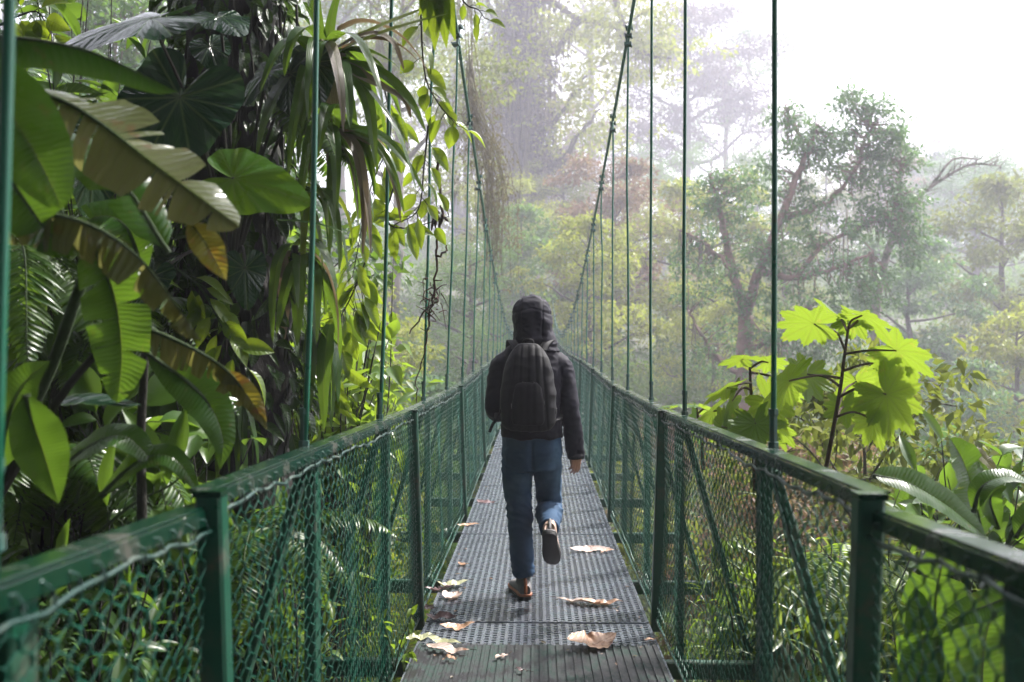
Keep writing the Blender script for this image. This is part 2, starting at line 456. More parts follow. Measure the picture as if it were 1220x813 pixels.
for j, hy in enumerate(HY):
    o = link('cross_beam', xbm, bridge, (0, hy, dz(hy)))
    for s in (-1, 1):
        y = hy+tr.uniform(-.02, .02)+(-.15 if (s < 0 and hy < 2) else 0)+(-.16 if (s < 0 and 4 < hy < 5.5) else 0)+(.22 if (s > 0 and 4 < hy < 5.5) else 0)
        zn = dz(y)-(.04 if y < 2.25 else 0); o = link('frame_post', fpm, bridge, (0, y, zn)); o.scale = (s, 1, 1)
        o = link('outrigger_brace', brm, bridge, (0, y+.02, dz(y))); o.scale = (s, 1, 1)
        zt = cab(y); xt = cx_of(zt, s); mb = MB()
        w = tr.normal(0, .006, (6, 3)); w[0] = w[-1] = 0
        pts = np.linspace([s*.806, y, dz(y)+1.10], [s*xt, y+tr.uniform(-.06, .06), zt], 6)+w
        tube(mb, bez(pts, 18), .0098, 8)
        h = mb.build('hanger_rod', M['rod'], bridge)
        link('turnbuckle', tbm, h, (s*.806, y, dz(y)+RAILH+.006))
        c = link('cable_clamp', clampm, h, (s*xt, y, zt-.02)); c.rotation_euler = (R(-20), 0, R(tr.uniform(-25, 25)))
for s in (-1, 1):
    mb = MB(); ys = np.linspace(-3, 52, 120)
    tube(mb, [(s*cx_of(cab(y), s), y, cab(y)) for y in ys], .0165, 8); mb.build('main_cable', M['rod'], bridge)
    mb = MB(); tube(mb, [(s*.60, y, dz(y)-.075) for y in np.linspace(-3, 50, 90)], .030, 6); mb.build('deck_beam', M['green'], bridge)

# deck: grating panels (long bars, staggered cross strands)
def grating_mesh(L, HW=.62):
    mb = MB(); pit = .0413; n = int(2*HW/pit); x0 = -n*pit/2
    for i in range(n+1):
        x = x0+i*pit; box(mb, (x-.0092, 0, -.026), (x+.0092, L, 0))
    row = .046; nr = int(L/row)
    for i in range(n):
        xa, xb_ = x0+i*pit+.0092, x0+(i+1)*pit-.0092; off = 0 if i % 2 else row/2
        for j in range(nr):
            y = j*row+off+.006
            if y > L-.02: continue
            box(mb, (xa, y, -.020), (xb_, y+.021, -.003))
    box(mb, (-HW, .0005, -.04), (HW, .012, -.0015)); box(mb, (-HW, L-.012, -.04), (HW, L-.0005, -.0015))
    box(mb, (-HW-.008, 0, -.05), (-HW, L, .003)); box(mb, (HW, 0, -.05), (HW+.008, L, .003))
    return mb.mesh('deck_grating', M['grating'], smooth=False)
PL = 2.66; gm = grating_mesh(PL-.034)
y = -2.39-.09
starts = [5.62+PL*i for i in range(-3, 17)]
for yy in starts:
    o = link('deck_grating', gm, bridge, (0, yy, dz(yy))); o.rotation_euler = (math.atan2(dz(yy+PL)-dz(yy), PL), 0, 0)
# dark ribbed tread plate over the near panel
mb = MB(); y0, y1 = 2.3, 5.13
rngm = np.random.default_rng(5)
box(mb, (-.615, 0, .004), (.615, y1-y0, .010))
for x in np.arange(-.60, .605, .0413):
    box(mb, (x-.007, .001, .0102), (x+.007, y1-y0-.004, .0185))
o = mb.build('tread_plate', M['mat'], bridge, smooth=False); o.location = (0, y0, dz(y0)); o.rotation_euler = (math.atan2(dz(y1)-dz(y0), y1-y0), 0, 0)
# ================================================================== terrain, sky, haze
def th(x, y):
    x, y = np.asarray(x, float), np.asarray(y, float)
    h = -.9+(-6.5)*sm(6, 20, y)+6.8*sm(38, 54, y)+.125*np.clip(y-54, 0, 130)
    h = h+.10*np.clip(-y, 0, 40)
    h = h+sm(3, 26, -x)*(1.2+3.6*sm(8, 30, y))+.10*np.clip(-x-26, 0, 120)
    h = h-3.4*sm(2.6, 13, x)*(1-sm(40, 90, y))+.04*np.clip(x-40, 0, 150)
    h = h+.5*np.sin(x*.31+1)*np.cos(y*.27)+.25*np.sin(x*.9)*np.sin(y*.8+2)
    return h
def build_terrain():
    xs = np.concatenate([np.linspace(-230, -30, 41)[:-1], np.linspace(-30, 45, 101), np.linspace(45, 230, 41)[1:]])
    ys = np.concatenate([np.linspace(-55, -6, 15)[:-1], np.linspace(-6, 70, 103), np.linspace(70, 285, 51)[1:]])
    X, Y = np.meshgrid(xs, ys, indexing='ij'); v = np.stack([X, Y, th(X, Y)], -1).reshape(-1, 3); n = len(ys)
    i, j = np.meshgrid(np.arange(len(xs)-1), np.arange(n-1), indexing='ij')
    q = np.stack([i*n+j, (i+1)*n+j, (i+1)*n+j+1, i*n+j+1], -1).reshape(-1, 4)
    m, nt, N, K = mat_new('forest_floor'); g = G(nt); tc = g.n('ShaderNodeTexCoord')
    n1 = g.noise(tc.outputs['Object'], 3, 8, .7); n2 = g.noise(tc.outputs['Object'], .4, 4)
    col = g.mix(n1, (.02, .03, .012), (.09, .075, .04)); col = g.mix(g.mr(n2, .4, .6), col, (.04, .07, .018))
    g.out(g.princ(col, .9, 0, g.bump(n1, 1, .1)))
    mb = MB(); mb.add(v, q); tag(mb.build('ground', m), kind='structure')
build_terrain()

SUN_AZ, SUN_EL = R(52), R(50)      # azimuth to the right of the bridge's direction
w = bpy.data.worlds.new('World'); bpy.context.scene.world = w; w.use_nodes = True
nt = w.node_tree; nt.nodes.clear(); g = G(nt)
sky = g.n('ShaderNodeTexSky', sky_type='NISHITA'); sky.sun_disc = False
sky.sun_elevation = SUN_EL; sky.sun_rotation = SUN_AZ; sky.dust_density = 7; sky.air_density = 1.5; sky.ozone_density = 1
hs = g.n('ShaderNodeHueSaturation'); hs.inputs['Saturation'].default_value = .22; g.put(hs.inputs['Color'], sky.outputs[0])
cl = g.mix(.45, hs.outputs[0], (9.5, 9.6, 11.0))           # thin bright overcast
bg = g.n('ShaderNodeBackground'); g.put(bg.inputs['Color'], cl); bg.inputs['Strength'].default_value = .13
o = g.n('ShaderNodeOutputWorld'); g.K.new(bg.outputs[0], o.inputs[0])
sd = np.array([math.sin(SUN_AZ)*math.cos(SUN_EL), math.cos(SUN_AZ)*math.cos(SUN_EL), math.sin(SUN_EL)])
sl = bpy.data.lights.new('sun', 'SUN'); sl.energy = 5.0; sl.angle = R(3); sl.color = (1, .96, .91)
so = bpy.data.objects.new('sun', sl); C.objects.link(so); so.rotation_euler = Vector(-sd).to_track_quat('-Z', 'Y').to_euler(); so.location = (20, 20, 40)

def build_haze():
    m, nt, N, K = mat_new('haze_air'); g = G(nt)
    pv = g.n('ShaderNodeVolumePrincipled'); pv.inputs['Color'].default_value = (.89, .875, 1.0, 1)
    pv.inputs['Density'].default_value = HAZE; pv.inputs['Anisotropy'].default_value = .25
    g.out(pv.outputs[0], vol=True)
    mb = MB(); box(mb, (-236, -60, -13), (236, 292, HAZE_TOP)); o = mb.build('haze', m, smooth=False); tag(o, kind='stuff')
HAZE, HAZE_TOP = .0021, 85

cam = bpy.data.cameras.new('camera'); co = bpy.data.objects.new('camera', cam); C.objects.link(co)
co.location = EYE; co.rotation_euler = (R(90), 0, YAW); cam.sensor_width = 36; cam.lens = 36*FPX/1220
cam.clip_end = 900; cam.clip_start = .05
cam.dof.use_dof = True; cam.dof.focus_distance = 6.2; cam.dof.aperture_fstop = 2.8; cam.dof.aperture_blades = 9
sc = bpy.context.scene; sc.camera = co
sc.render.engine = 'CYCLES'
sc.view_settings.view_transform = 'Standard'; sc.view_settings.look = 'None'; sc.view_settings.gamma = 1
sc.view_settings.exposure = EXPO = 1.35
cy = sc.cycles
cy.max_bounces = 6; cy.diffuse_bounces = 3; cy.glossy_bounces = 3; cy.transmission_bounces = 3; cy.transparent_max_bounces = 4
cy.volume_bounces = 2; cy.use_denoising = True; cy.caustics_reflective = False; cy.caustics_refractive = False
cy.sample_clamp_indirect = 6
# ================================================================== plant materials
LM = {}
LM['tree_green'] = leaf_mat('leaf_tree_green', [(.022, .065, .014), (.045, .11, .02), (.075, .15, .026), (.035, .085, .025)], (.20, .36, .035), .42, .55, spec=.2)
LM['tree_olive'] = leaf_mat('leaf_tree_olive', [(.05, .085, .018), (.09, .125, .025), (.12, .14, .03), (.055, .09, .02)], (.28, .34, .045), .42, .6, spec=.2)
LM['tree_dark'] = leaf_mat('leaf_tree_dark', [(.014, .040, .016), (.025, .065, .022), (.04, .08, .028)], (.09, .18, .03), .33, .5, spec=.25)
LM['tree_yellow'] = leaf_mat('leaf_tree_yellow', [(.10, .14, .02), (.16, .19, .025), (.08, .12, .02), (.2, .19, .05)], (.42, .50, .04), .48, .55, spec=.2)
LM['tree_blue'] = leaf_mat('leaf_tree_bluegreen', [(.03, .08, .038), (.05, .12, .05), (.08, .15, .06), (.03, .07, .028)], (.17, .32, .055), .42, .5, spec=.22)
LM['tree_brown'] = leaf_mat('leaf_tree_brown', [(.10, .07, .05), (.14, .09, .06), (.08, .08, .04), (.17, .10, .07)], (.30, .22, .08), .38, .6, spec=.2)
LM['moss'] = leaf_mat('hanging_moss', [(.10, .10, .05), (.16, .14, .08), (.12, .10, .07)], (.25, .22, .08), .35, .8)
LM['drape'] = leaf_mat('leaf_drape', [(.05, .038, .035), (.075, .055, .05), (.04, .045, .025), (.09, .065, .06)], (.12, .08, .05), .3, .6)
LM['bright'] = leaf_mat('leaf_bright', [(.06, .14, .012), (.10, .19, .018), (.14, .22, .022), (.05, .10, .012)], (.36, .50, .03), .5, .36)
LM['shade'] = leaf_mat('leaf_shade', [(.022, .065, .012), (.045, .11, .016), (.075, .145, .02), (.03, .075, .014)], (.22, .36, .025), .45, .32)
LM['floor'] = leaf_mat('leaf_undergrowth', [(.035, .085, .018), (.06, .13, .022), (.10, .13, .035), (.045, .10, .022), (.08, .15, .025)], (.22, .36, .04), .45, .55, spec=.2)
for k_ in ('tree_green', 'tree_olive', 'tree_yellow', 'tree_blue', 'tree_brown'):
    for n_ in LM[k_].node_tree.nodes:
        if n_.type == 'VALTORGB':
            for e_ in n_.color_ramp.elements: e_.color = (e_.color[0]*1.45, e_.color[1]*1.3, e_.color[2]*1.3, 1)
BK = {}
BK['dark'] = bark_mat('bark_dark', (.035, .028, .022), (.11, .085, .065), (.05, .06, .02), .5)
BK['pale'] = bark_mat('bark_pale', (.12, .10, .085), (.26, .22, .19), (.08, .09, .04), .45)
BK['red'] = bark_mat('bark_reddish', (.10, .06, .045), (.22, .13, .10), (.09, .09, .035), .35)
BK['black'] = bark_mat('bark_shade_black', (.006, .0055, .005), (.026, .021, .017), (.014, .022, .008), .45, 8)  # near black tone carries the canopy's shade on the trunk

# ================================================================== trees
def limb_tube(mb, pts, r0, r1, n=14, sides=6, wob=.0):
    p = bez(pts, n)
    if wob:
        p[1:-1] += rng.normal(0, wob, (n-2, 3))
    tube(mb, p, np.linspace(r0, r1, n)*(1+.08*rng.normal(0, 1, n)), sides); return p
def tree_mesh(seed, h, cb, cr, nl=9, ncl=7, lpc=60, ls=.22, tr=.18, asp=.5, rc=.55, flat=.5, top=1.0, moss=0, lean=.06, upc=.35, T=TL, droop=.3):
    """trunk with limbs and a crown of leafy clumps; returns (trunk collector, crown collector, moss collector)"""
    r = np.random.default_rng(seed); tk, cr_, ms = MB(), MB(), MB()
    tp = np.zeros((9, 3)); tp[:, 2] = np.linspace(-.6, h*.9, 9); tp[1:, :2] += np.cumsum(r.normal(0, lean*h/9, (8, 2)), 0)
    tpath = bez(tp, 30); tube(tk, tpath, tr*np.linspace(1.15, .25, 30)**1.1, 8)
    cc, rr = [], []
    for i in range(nl):
        t = cb+(1-cb)*(i+.5)/nl; a = i*2.4+r.uniform(-.5, .5)
        b = tpath[int(t*29)]
        ln = cr*(1.05-.55*((t-cb)/(1-cb))**1.5)*r.uniform(.7, 1.15)
        d = np.array([math.cos(a), math.sin(a), 0]); up = upc*ln*r.uniform(.3, 1.6)*top
        pts = [b, b+d*ln*.35+UP*up*.35+r.normal(0, .05*ln, 3), b+d*ln*.7+UP*up*.8+r.normal(0, .07*ln, 3), b+d*ln+UP*up*.95+r.normal(0, .06*ln, 3)]
        lp = bez(pts, 12); r0 = tr*.5*(1.1-t*.6)
        tube(tk, lp, np.linspace(r0, r0*.2, 12), 5)
        for k in range(ncl):
            q = lp[r.integers(4, 12)]; e = q+np.clip(r.normal(0, 1, 3), -1.4, 1.4)*np.array([1, 1, .7])*ln*.27+UP*ln*.06
            mid = (q+e)/2+r.normal(0, .05*ln, 3)
            tube(tk, bez([q, mid, e], 5), np.linspace(r0*.22, .008, 5), 3, cap=False)
            cc.append(e); rr.append(rc*r.uniform(.55, 1.25))
            if moss and r.random() < moss:
                for _ in range(6):
                    s = lp[r.integers(3, 12)]+r.normal(0, .06, 3)
                    strand(ms, s, r.uniform(.5, 1.8), r)
    clumps(cr_, np.array(cc), np.array(rr), lpc, ls, asp, flat, droop=droop, T=T, r=r)
    return tk, cr_, ms
def strand(mb, p, L, r, w=.03):
    n = 6; z = np.linspace(0, -L, n); pts = p+np.stack([np.cumsum(r.normal(0, .03, n)), np.cumsum(r.normal(0, .03, n)), z], -1)
    tube(mb, pts, w*np.array([.5, 1, .9, .8, .5, .1])*r.uniform(.4, 1.2), 3, cap=False)
ARCH = {}
def arch(key, leafm, bark, **kw):
    tk, cr, ms = tree_mesh(**kw)
    ARCH[key] = (tk.mesh('trunk', bark), cr.mesh('crown', leafm), ms.mesh('moss', LM['moss']) if ms.n else None)
def put_tree(key, x, y, name, label, group=None, s=1., rz=None, sz=None, cat='tree', z=None, leafm=None):
    zz = float(th(x, y)) if z is None else z
    e = empty(name, (x, y, zz), label, cat, group, rng.uniform(0, 6.28) if rz is None else rz)
    for nm, me in zip(('trunk', 'crown', 'moss'), ARCH[key]):
        if me is None: continue
        if leafm is not None and nm == 'crown':
            kk = (key, leafm.name)
            if kk not in ARCH:
                m2 = me.copy(); m2.materials[0] = leafm; ARCH[kk] = m2
            me = ARCH[kk]
        o = link(nm, me, e)
        if nm == 'moss': o['kind'] = 'stuff'
    e.scale = (s, s, sz or s)
    return e
def at_px(px, D):
    p = P(px, 400, D); return float(p[0]), float(p[1])

arch('tall_open', LM['tree_green'], BK['dark'], seed=21, h=17, cb=.42, cr=4.6, nl=13, ncl=11, lpc=150, ls=0.196, tr=.34, rc=1.1, flat=.45, moss=.25)
arch('tall_wispy', LM['tree_olive'], BK['pale'], seed=22, h=18, cb=.45, cr=5.0, nl=12, ncl=11, lpc=105, ls=0.210, tr=.30, rc=1.15, flat=.4, upc=.6, moss=.3)
arch('dense_round', LM['tree_green'], BK['dark'], seed=23, h=10, cb=.22, cr=4.0, nl=14, ncl=9, lpc=117, ls=0.182, tr=.26, rc=0.86, flat=.5)
arch('broad_flat', LM['tree_dark'], BK['pale'], seed=24, h=14, cb=.5, cr=7.2, nl=14, ncl=10, lpc=96, ls=0.238, tr=.36, rc=1.15, flat=.32, upc=.18)
arch('mid_leafy', LM['tree_blue'], BK['dark'], seed=25, h=8, cb=.15, cr=3.0, nl=13, ncl=9, lpc=84, ls=0.210, tr=.17, rc=0.69, flat=.5)
arch('slim', LM['tree_yellow'], BK['pale'], seed=26, h=9, cb=.3, cr=2.3, nl=11, ncl=7, lpc=84, ls=0.168, tr=.12, rc=0.63, flat=.45, upc=.6)
arch('bush', LM['tree_yellow'], BK['dark'], seed=27, h=2.4, cb=.05, cr=1.5, nl=11, ncl=8, lpc=50, ls=.15, tr=.05, rc=.34, flat=.7, upc=.7, asp=.45)
arch('bush_soft', LM['tree_green'], BK['dark'], seed=28, h=3.2, cb=.05, cr=1.9, nl=13, ncl=9, lpc=60, ls=.14, tr=.06, rc=.40, flat=.65, upc=.6, asp=.4)

# far and middle trees: (kind, px, D, scale, name, label, leaf material, extra z)
TREES = [
 ('tall_wispy', 700, 62, 1.15, 'misty_tree', 'pale misty tree filling the gap between the main cables', 'tree_olive', 0),
 ('tall_open', 812, 60, 1.12, 'misty_tree', 'tall hazy lilac grey tree rising behind the two right hanger rods', 'drape', -1.5),
 ('tall_wispy', 868, 66, .95, 'misty_tree', 'thin hazy tree just right of the tall lilac grey one', 'tree_green', -1),
 ('tall_open', 545, 64, 1.2, 'misty_tree', 'tall misty tree behind the left main cable', 'tree_green', 1),
 ('tall_wispy', 470, 44, 1.1, 'misty_tree', 'fine branched pale tree behind the strap leaves at upper left', 'tree_olive', 0),
 ('tall_open', 400, 52, 1.25, 'misty_tree', 'hazy tree behind the dark climber trunk', 'tree_green', 0),
 ('broad_flat', 1128, 98, .92, 'flat_topped_tree', 'flat topped misty tree on the right skyline', 'tree_green', 0),
 ('broad_flat', 1215, 92, .80, 'flat_topped_tree', 'wide dark blue tree at the right edge of the skyline', None, -1),
 ('broad_flat', 1180, 82, .62, 'flat_topped_tree', 'lower flat crowned misty tree below the skyline at right', None, 0),
 ('broad_flat', 1010, 100, .75, 'flat_topped_tree', 'distant misty tree behind the leafy forked tree', None, -1),
 ('dense_round', 1085, 66, .9, 'forest_tree', 'round reddish brown tree in the mist right of the forked tree', 'tree_brown', 0),
 ('dense_round', 1165, 52, .78, 'forest_tree', 'pale green leafy tree below the misty skyline at right', 'tree_blue', 0),
 ('mid_leafy', 1212, 43, 1.0, 'forest_tree', 'yellowish green tree at the right edge above the lower thicket', 'tree_yellow', 0),
 ('mid_leafy', 1110, 40, .85, 'forest_tree', 'blue green tree right behind the big lobed leaves', 'tree_blue', 0),
 ('mid_leafy', 1178, 33, .80, 'forest_tree', 'dull green tree low behind the upright banana leaf', 'tree_blue', 0),
 ('mid_leafy', 1060, 33, .62, 'forest_tree', 'olive tree low between the lobed leaves and the rail', 'tree_olive', 0),
 ('dense_round', 760, 50, .70, 'forest_tree', 'yellow green round tree behind the right hanger rods', 'tree_yellow', 0),
 ('dense_round', 715, 46, .62, 'forest_tree', 'olive round tree beside the right main cable', 'tree_olive', 0),
 ('mid_leafy', 800, 38, .9, 'forest_tree', 'brownish tree low behind the right hanger rods', 'tree_brown', 0),
 ('mid_leafy', 745, 34, .78, 'forest_tree', 'green tree low right of the far end of the bridge', 'tree_green', 0),
 ('dense_round', 850, 44, .72, 'forest_tree', 'yellow olive tree left of the forked trunk', 'tree_yellow', 0),
 ('dense_round', 930, 47, .75, 'forest_tree', 'dark olive tree behind the forked trunk', 'tree_olive', 0),
 ('dense_round', 660, 62, .80, 'forest_tree', 'green misty tree straight above the hooded walker', 'tree_green', 0),
 ('dense_round', 612, 57, .72, 'forest_tree', 'olive misty tree left of the walker at the far bridge end', 'tree_olive', 0),
 ('dense_round', 560, 44, .70, 'forest_tree', 'grey green tree behind the left hanger rods', 'tree_green', 0),
 ('mid_leafy', 500, 31, 1.0, 'forest_tree', 'blue green leafy tree behind the dry twig vine', 'tree_blue', 0),
 ('mid_leafy', 450, 24, .95, 'forest_tree', 'mid green tree left of the dry twig vine', 'tree_green', 0),
 ('dense_round', 520, 38, .8, 'forest_tree', 'dark tree with shaded trunk behind the left hangers', 'tree_dark', 0),
 ('slim', 585, 36, .62, 'forest_tree', 'slim bright tree beside the left railing far end', 'tree_yellow', 0),
 ('slim', 640, 50, .7, 'forest_tree', 'small yellow green tree at the far end of the deck', 'tree_yellow', 0),
 ('dense_round', 60, 17, .9, 'forest_tree', 'shaded green tree behind the banana leaves at far left', 'tree_green', 0),
 ('dense_round', 190, 21, 1.0, 'forest_tree', 'dim grey green tree behind the heart shaped leaves', 'tree_dark', 0),
 ('tall_open', 90, 30, 1.2, 'misty_tree', 'tall grey green tree in the top left corner', 'tree_green', 0),
 ('dense_round', 130, 26, 1.5, 'forest_tree', 'big dim leafy tree between the banana leaves and the heart leaves', 'tree_dark', 0),
 ('dense_round', -40, 19, 1.4, 'forest_tree', 'dark leafy tree cut by the left picture edge', 'tree_dark', 0),
 ('tall_open', 235, 34, 1.2, 'misty_tree', 'tall dim tree directly behind the black climber trunk', 'tree_dark', 0),
 ('dense_round', 340, 30, 1.15, 'forest_tree', 'round green tree behind the strap plants', 'tree_olive', 0),
 ('dense_round', 425, 36, 1.0, 'forest_tree', 'pale olive tree behind the hanging strap leaves', 'tree_yellow', 0),
 ('dense_round', 590, 48, .78, 'forest_tree', 'yellowish tree left of the far bridge end under the draped giant', 'tree_yellow', 0),
 ('mid_leafy', 620, 46, .95, 'forest_tree', 'green tree on the slope just above the hood of the walker', 'tree_green', 0),
 ('dense_round', 668, 50, .72, 'forest_tree', 'warm green tree between the hood and the right main cable', 'tree_olive', 0),
 ('mid_leafy', 700, 44, 1.0, 'forest_tree', 'yellow green leafy tree low beside the right cable', 'tree_yellow', 0),
 ('mid_leafy', 735, 47, 1.15, 'forest_tree', 'olive brown tree between the right cable and the first rod', 'tree_brown', 0),
 ('dense_round', 790, 55, .80, 'forest_tree', 'soft green tree farther up the slope behind the right rods', 'tree_green', 0),
 ('mid_leafy', 830, 46, 1.2, 'forest_tree', 'leafy yellow tree left of the big forked tree', 'tree_yellow', 0),
 ('dense_round', 905, 55, .75, 'forest_tree', 'pale tree in the mist behind the fork of the reddish limbs', 'tree_green', 0),
 ('dense_round', 985, 54, .70, 'forest_tree', 'warm olive tree under the leafy dome', 'tree_olive', 0),
 ('dense_round', 1045, 56, .72, 'forest_tree', 'misty rounded tree right under the bare limb', 'tree_brown', 0),
 ('dense_round', 1110, 58, .66, 'forest_tree', 'misty blue green tree on the right slope', 'tree_blue', 0),
 ('dense_round', 1150, 62, .60, 'forest_tree', 'small misty crown under the flat topped skyline tree', 'tree_dark', 0),
 ('dense_round', 1205, 60, .66, 'forest_tree', 'misty crown at the right edge under the skyline', 'tree_green', 0),
 ('dense_round', 1128, 60, .72, 'forest_tree', 'soft hazy crown rising on the skyline right of the bare limb', 'tree_dark', 0),
 ('dense_round', 1192, 60, .62, 'forest_tree', 'soft hazy crown on the skyline near the right edge', 'tree_blue', 0),
 ('dense_round', 1072, 60, .64, 'forest_tree', 'soft hazy crown on the skyline behind the bare limb', 'tree_dark', 0),
 ('dense_round', 655, 58, 1.05, 'forest_tree', 'full lilac grey crown in the mist high between the main cables', 'tree_brown', 0),
 ('dense_round', 560, 58, 1.1, 'forest_tree', 'full misty crown left of the draped giant', 'drape', 0),
 ('mid_leafy', 1085, 45, 1.1, 'forest_tree', 'green leafy tree behind the top of the lobed plant', 'tree_blue', 0),
 ('mid_leafy', 1140, 42, 1.1, 'forest_tree', 'pale leafy tree right of the lobed plant', 'tree_blue', 0),
 ('mid_leafy', 1190, 46, 1.25, 'forest_tree', 'olive leafy tree near the right picture edge', 'tree_olive', 0),
 ('mid_leafy', 1010, 40, .95, 'forest_tree', 'shaded leafy tree behind the stem of the lobed plant', 'tree_green', 0),
 ('mid_leafy', 960, 36, .9, 'forest_tree', 'brownish leafy tree behind the left leaves of the lobed plant', 'tree_brown', 0),
]
for kx, px, D, s, nm, lab, lm, ez in TREES:
    if D >= 40: f = 1+1.6*sm(40, 60, D); D, s, ez = D*f, s*f, ez*f
    x, y = at_px(px, D)
    put_tree(kx, x, y, nm, lab, 'trees across the ravine', s, z=float(th(x, y))+ez, leafm=LM[lm] if lm else None)

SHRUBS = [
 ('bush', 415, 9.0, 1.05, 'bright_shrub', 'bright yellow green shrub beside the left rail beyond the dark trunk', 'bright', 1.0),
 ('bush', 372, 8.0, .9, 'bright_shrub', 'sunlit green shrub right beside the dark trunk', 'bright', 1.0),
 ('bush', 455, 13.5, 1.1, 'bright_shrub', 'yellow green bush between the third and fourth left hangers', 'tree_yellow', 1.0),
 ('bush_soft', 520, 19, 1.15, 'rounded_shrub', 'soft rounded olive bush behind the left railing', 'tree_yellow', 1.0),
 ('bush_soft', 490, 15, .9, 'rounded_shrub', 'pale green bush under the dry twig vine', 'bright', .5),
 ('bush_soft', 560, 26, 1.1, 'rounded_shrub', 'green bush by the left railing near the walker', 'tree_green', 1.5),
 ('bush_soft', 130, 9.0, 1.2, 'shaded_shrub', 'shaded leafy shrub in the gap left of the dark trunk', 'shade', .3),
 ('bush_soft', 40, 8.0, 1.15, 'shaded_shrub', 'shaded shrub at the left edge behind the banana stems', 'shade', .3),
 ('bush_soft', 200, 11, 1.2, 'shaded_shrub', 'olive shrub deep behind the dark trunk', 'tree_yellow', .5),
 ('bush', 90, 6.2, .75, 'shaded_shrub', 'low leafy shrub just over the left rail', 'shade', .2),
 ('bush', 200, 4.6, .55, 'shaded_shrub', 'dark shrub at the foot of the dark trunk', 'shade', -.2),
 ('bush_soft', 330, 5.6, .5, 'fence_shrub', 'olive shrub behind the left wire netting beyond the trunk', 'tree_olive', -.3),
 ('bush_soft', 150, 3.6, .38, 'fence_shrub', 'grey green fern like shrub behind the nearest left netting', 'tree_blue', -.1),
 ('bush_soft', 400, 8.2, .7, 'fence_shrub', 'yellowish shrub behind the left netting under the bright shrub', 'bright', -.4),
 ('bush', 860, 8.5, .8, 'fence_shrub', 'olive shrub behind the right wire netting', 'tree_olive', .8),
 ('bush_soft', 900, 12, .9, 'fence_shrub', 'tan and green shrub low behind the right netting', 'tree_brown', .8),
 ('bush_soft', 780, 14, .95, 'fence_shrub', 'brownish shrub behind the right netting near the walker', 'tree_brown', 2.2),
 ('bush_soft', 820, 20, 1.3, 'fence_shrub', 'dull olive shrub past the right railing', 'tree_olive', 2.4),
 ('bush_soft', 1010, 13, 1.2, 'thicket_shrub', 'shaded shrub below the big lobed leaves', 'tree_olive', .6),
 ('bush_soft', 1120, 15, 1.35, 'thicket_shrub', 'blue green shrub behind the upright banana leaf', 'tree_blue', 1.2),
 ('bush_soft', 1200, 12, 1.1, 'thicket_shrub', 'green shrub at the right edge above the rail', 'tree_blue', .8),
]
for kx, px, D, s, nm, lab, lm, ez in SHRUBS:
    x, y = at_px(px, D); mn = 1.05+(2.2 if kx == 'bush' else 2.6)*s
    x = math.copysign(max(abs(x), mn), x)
    put_tree(kx, x, y, nm, lab, 'shrubs along the bridge', s, z=float(th(x, y))+ez, cat='shrub', leafm=LM[lm])

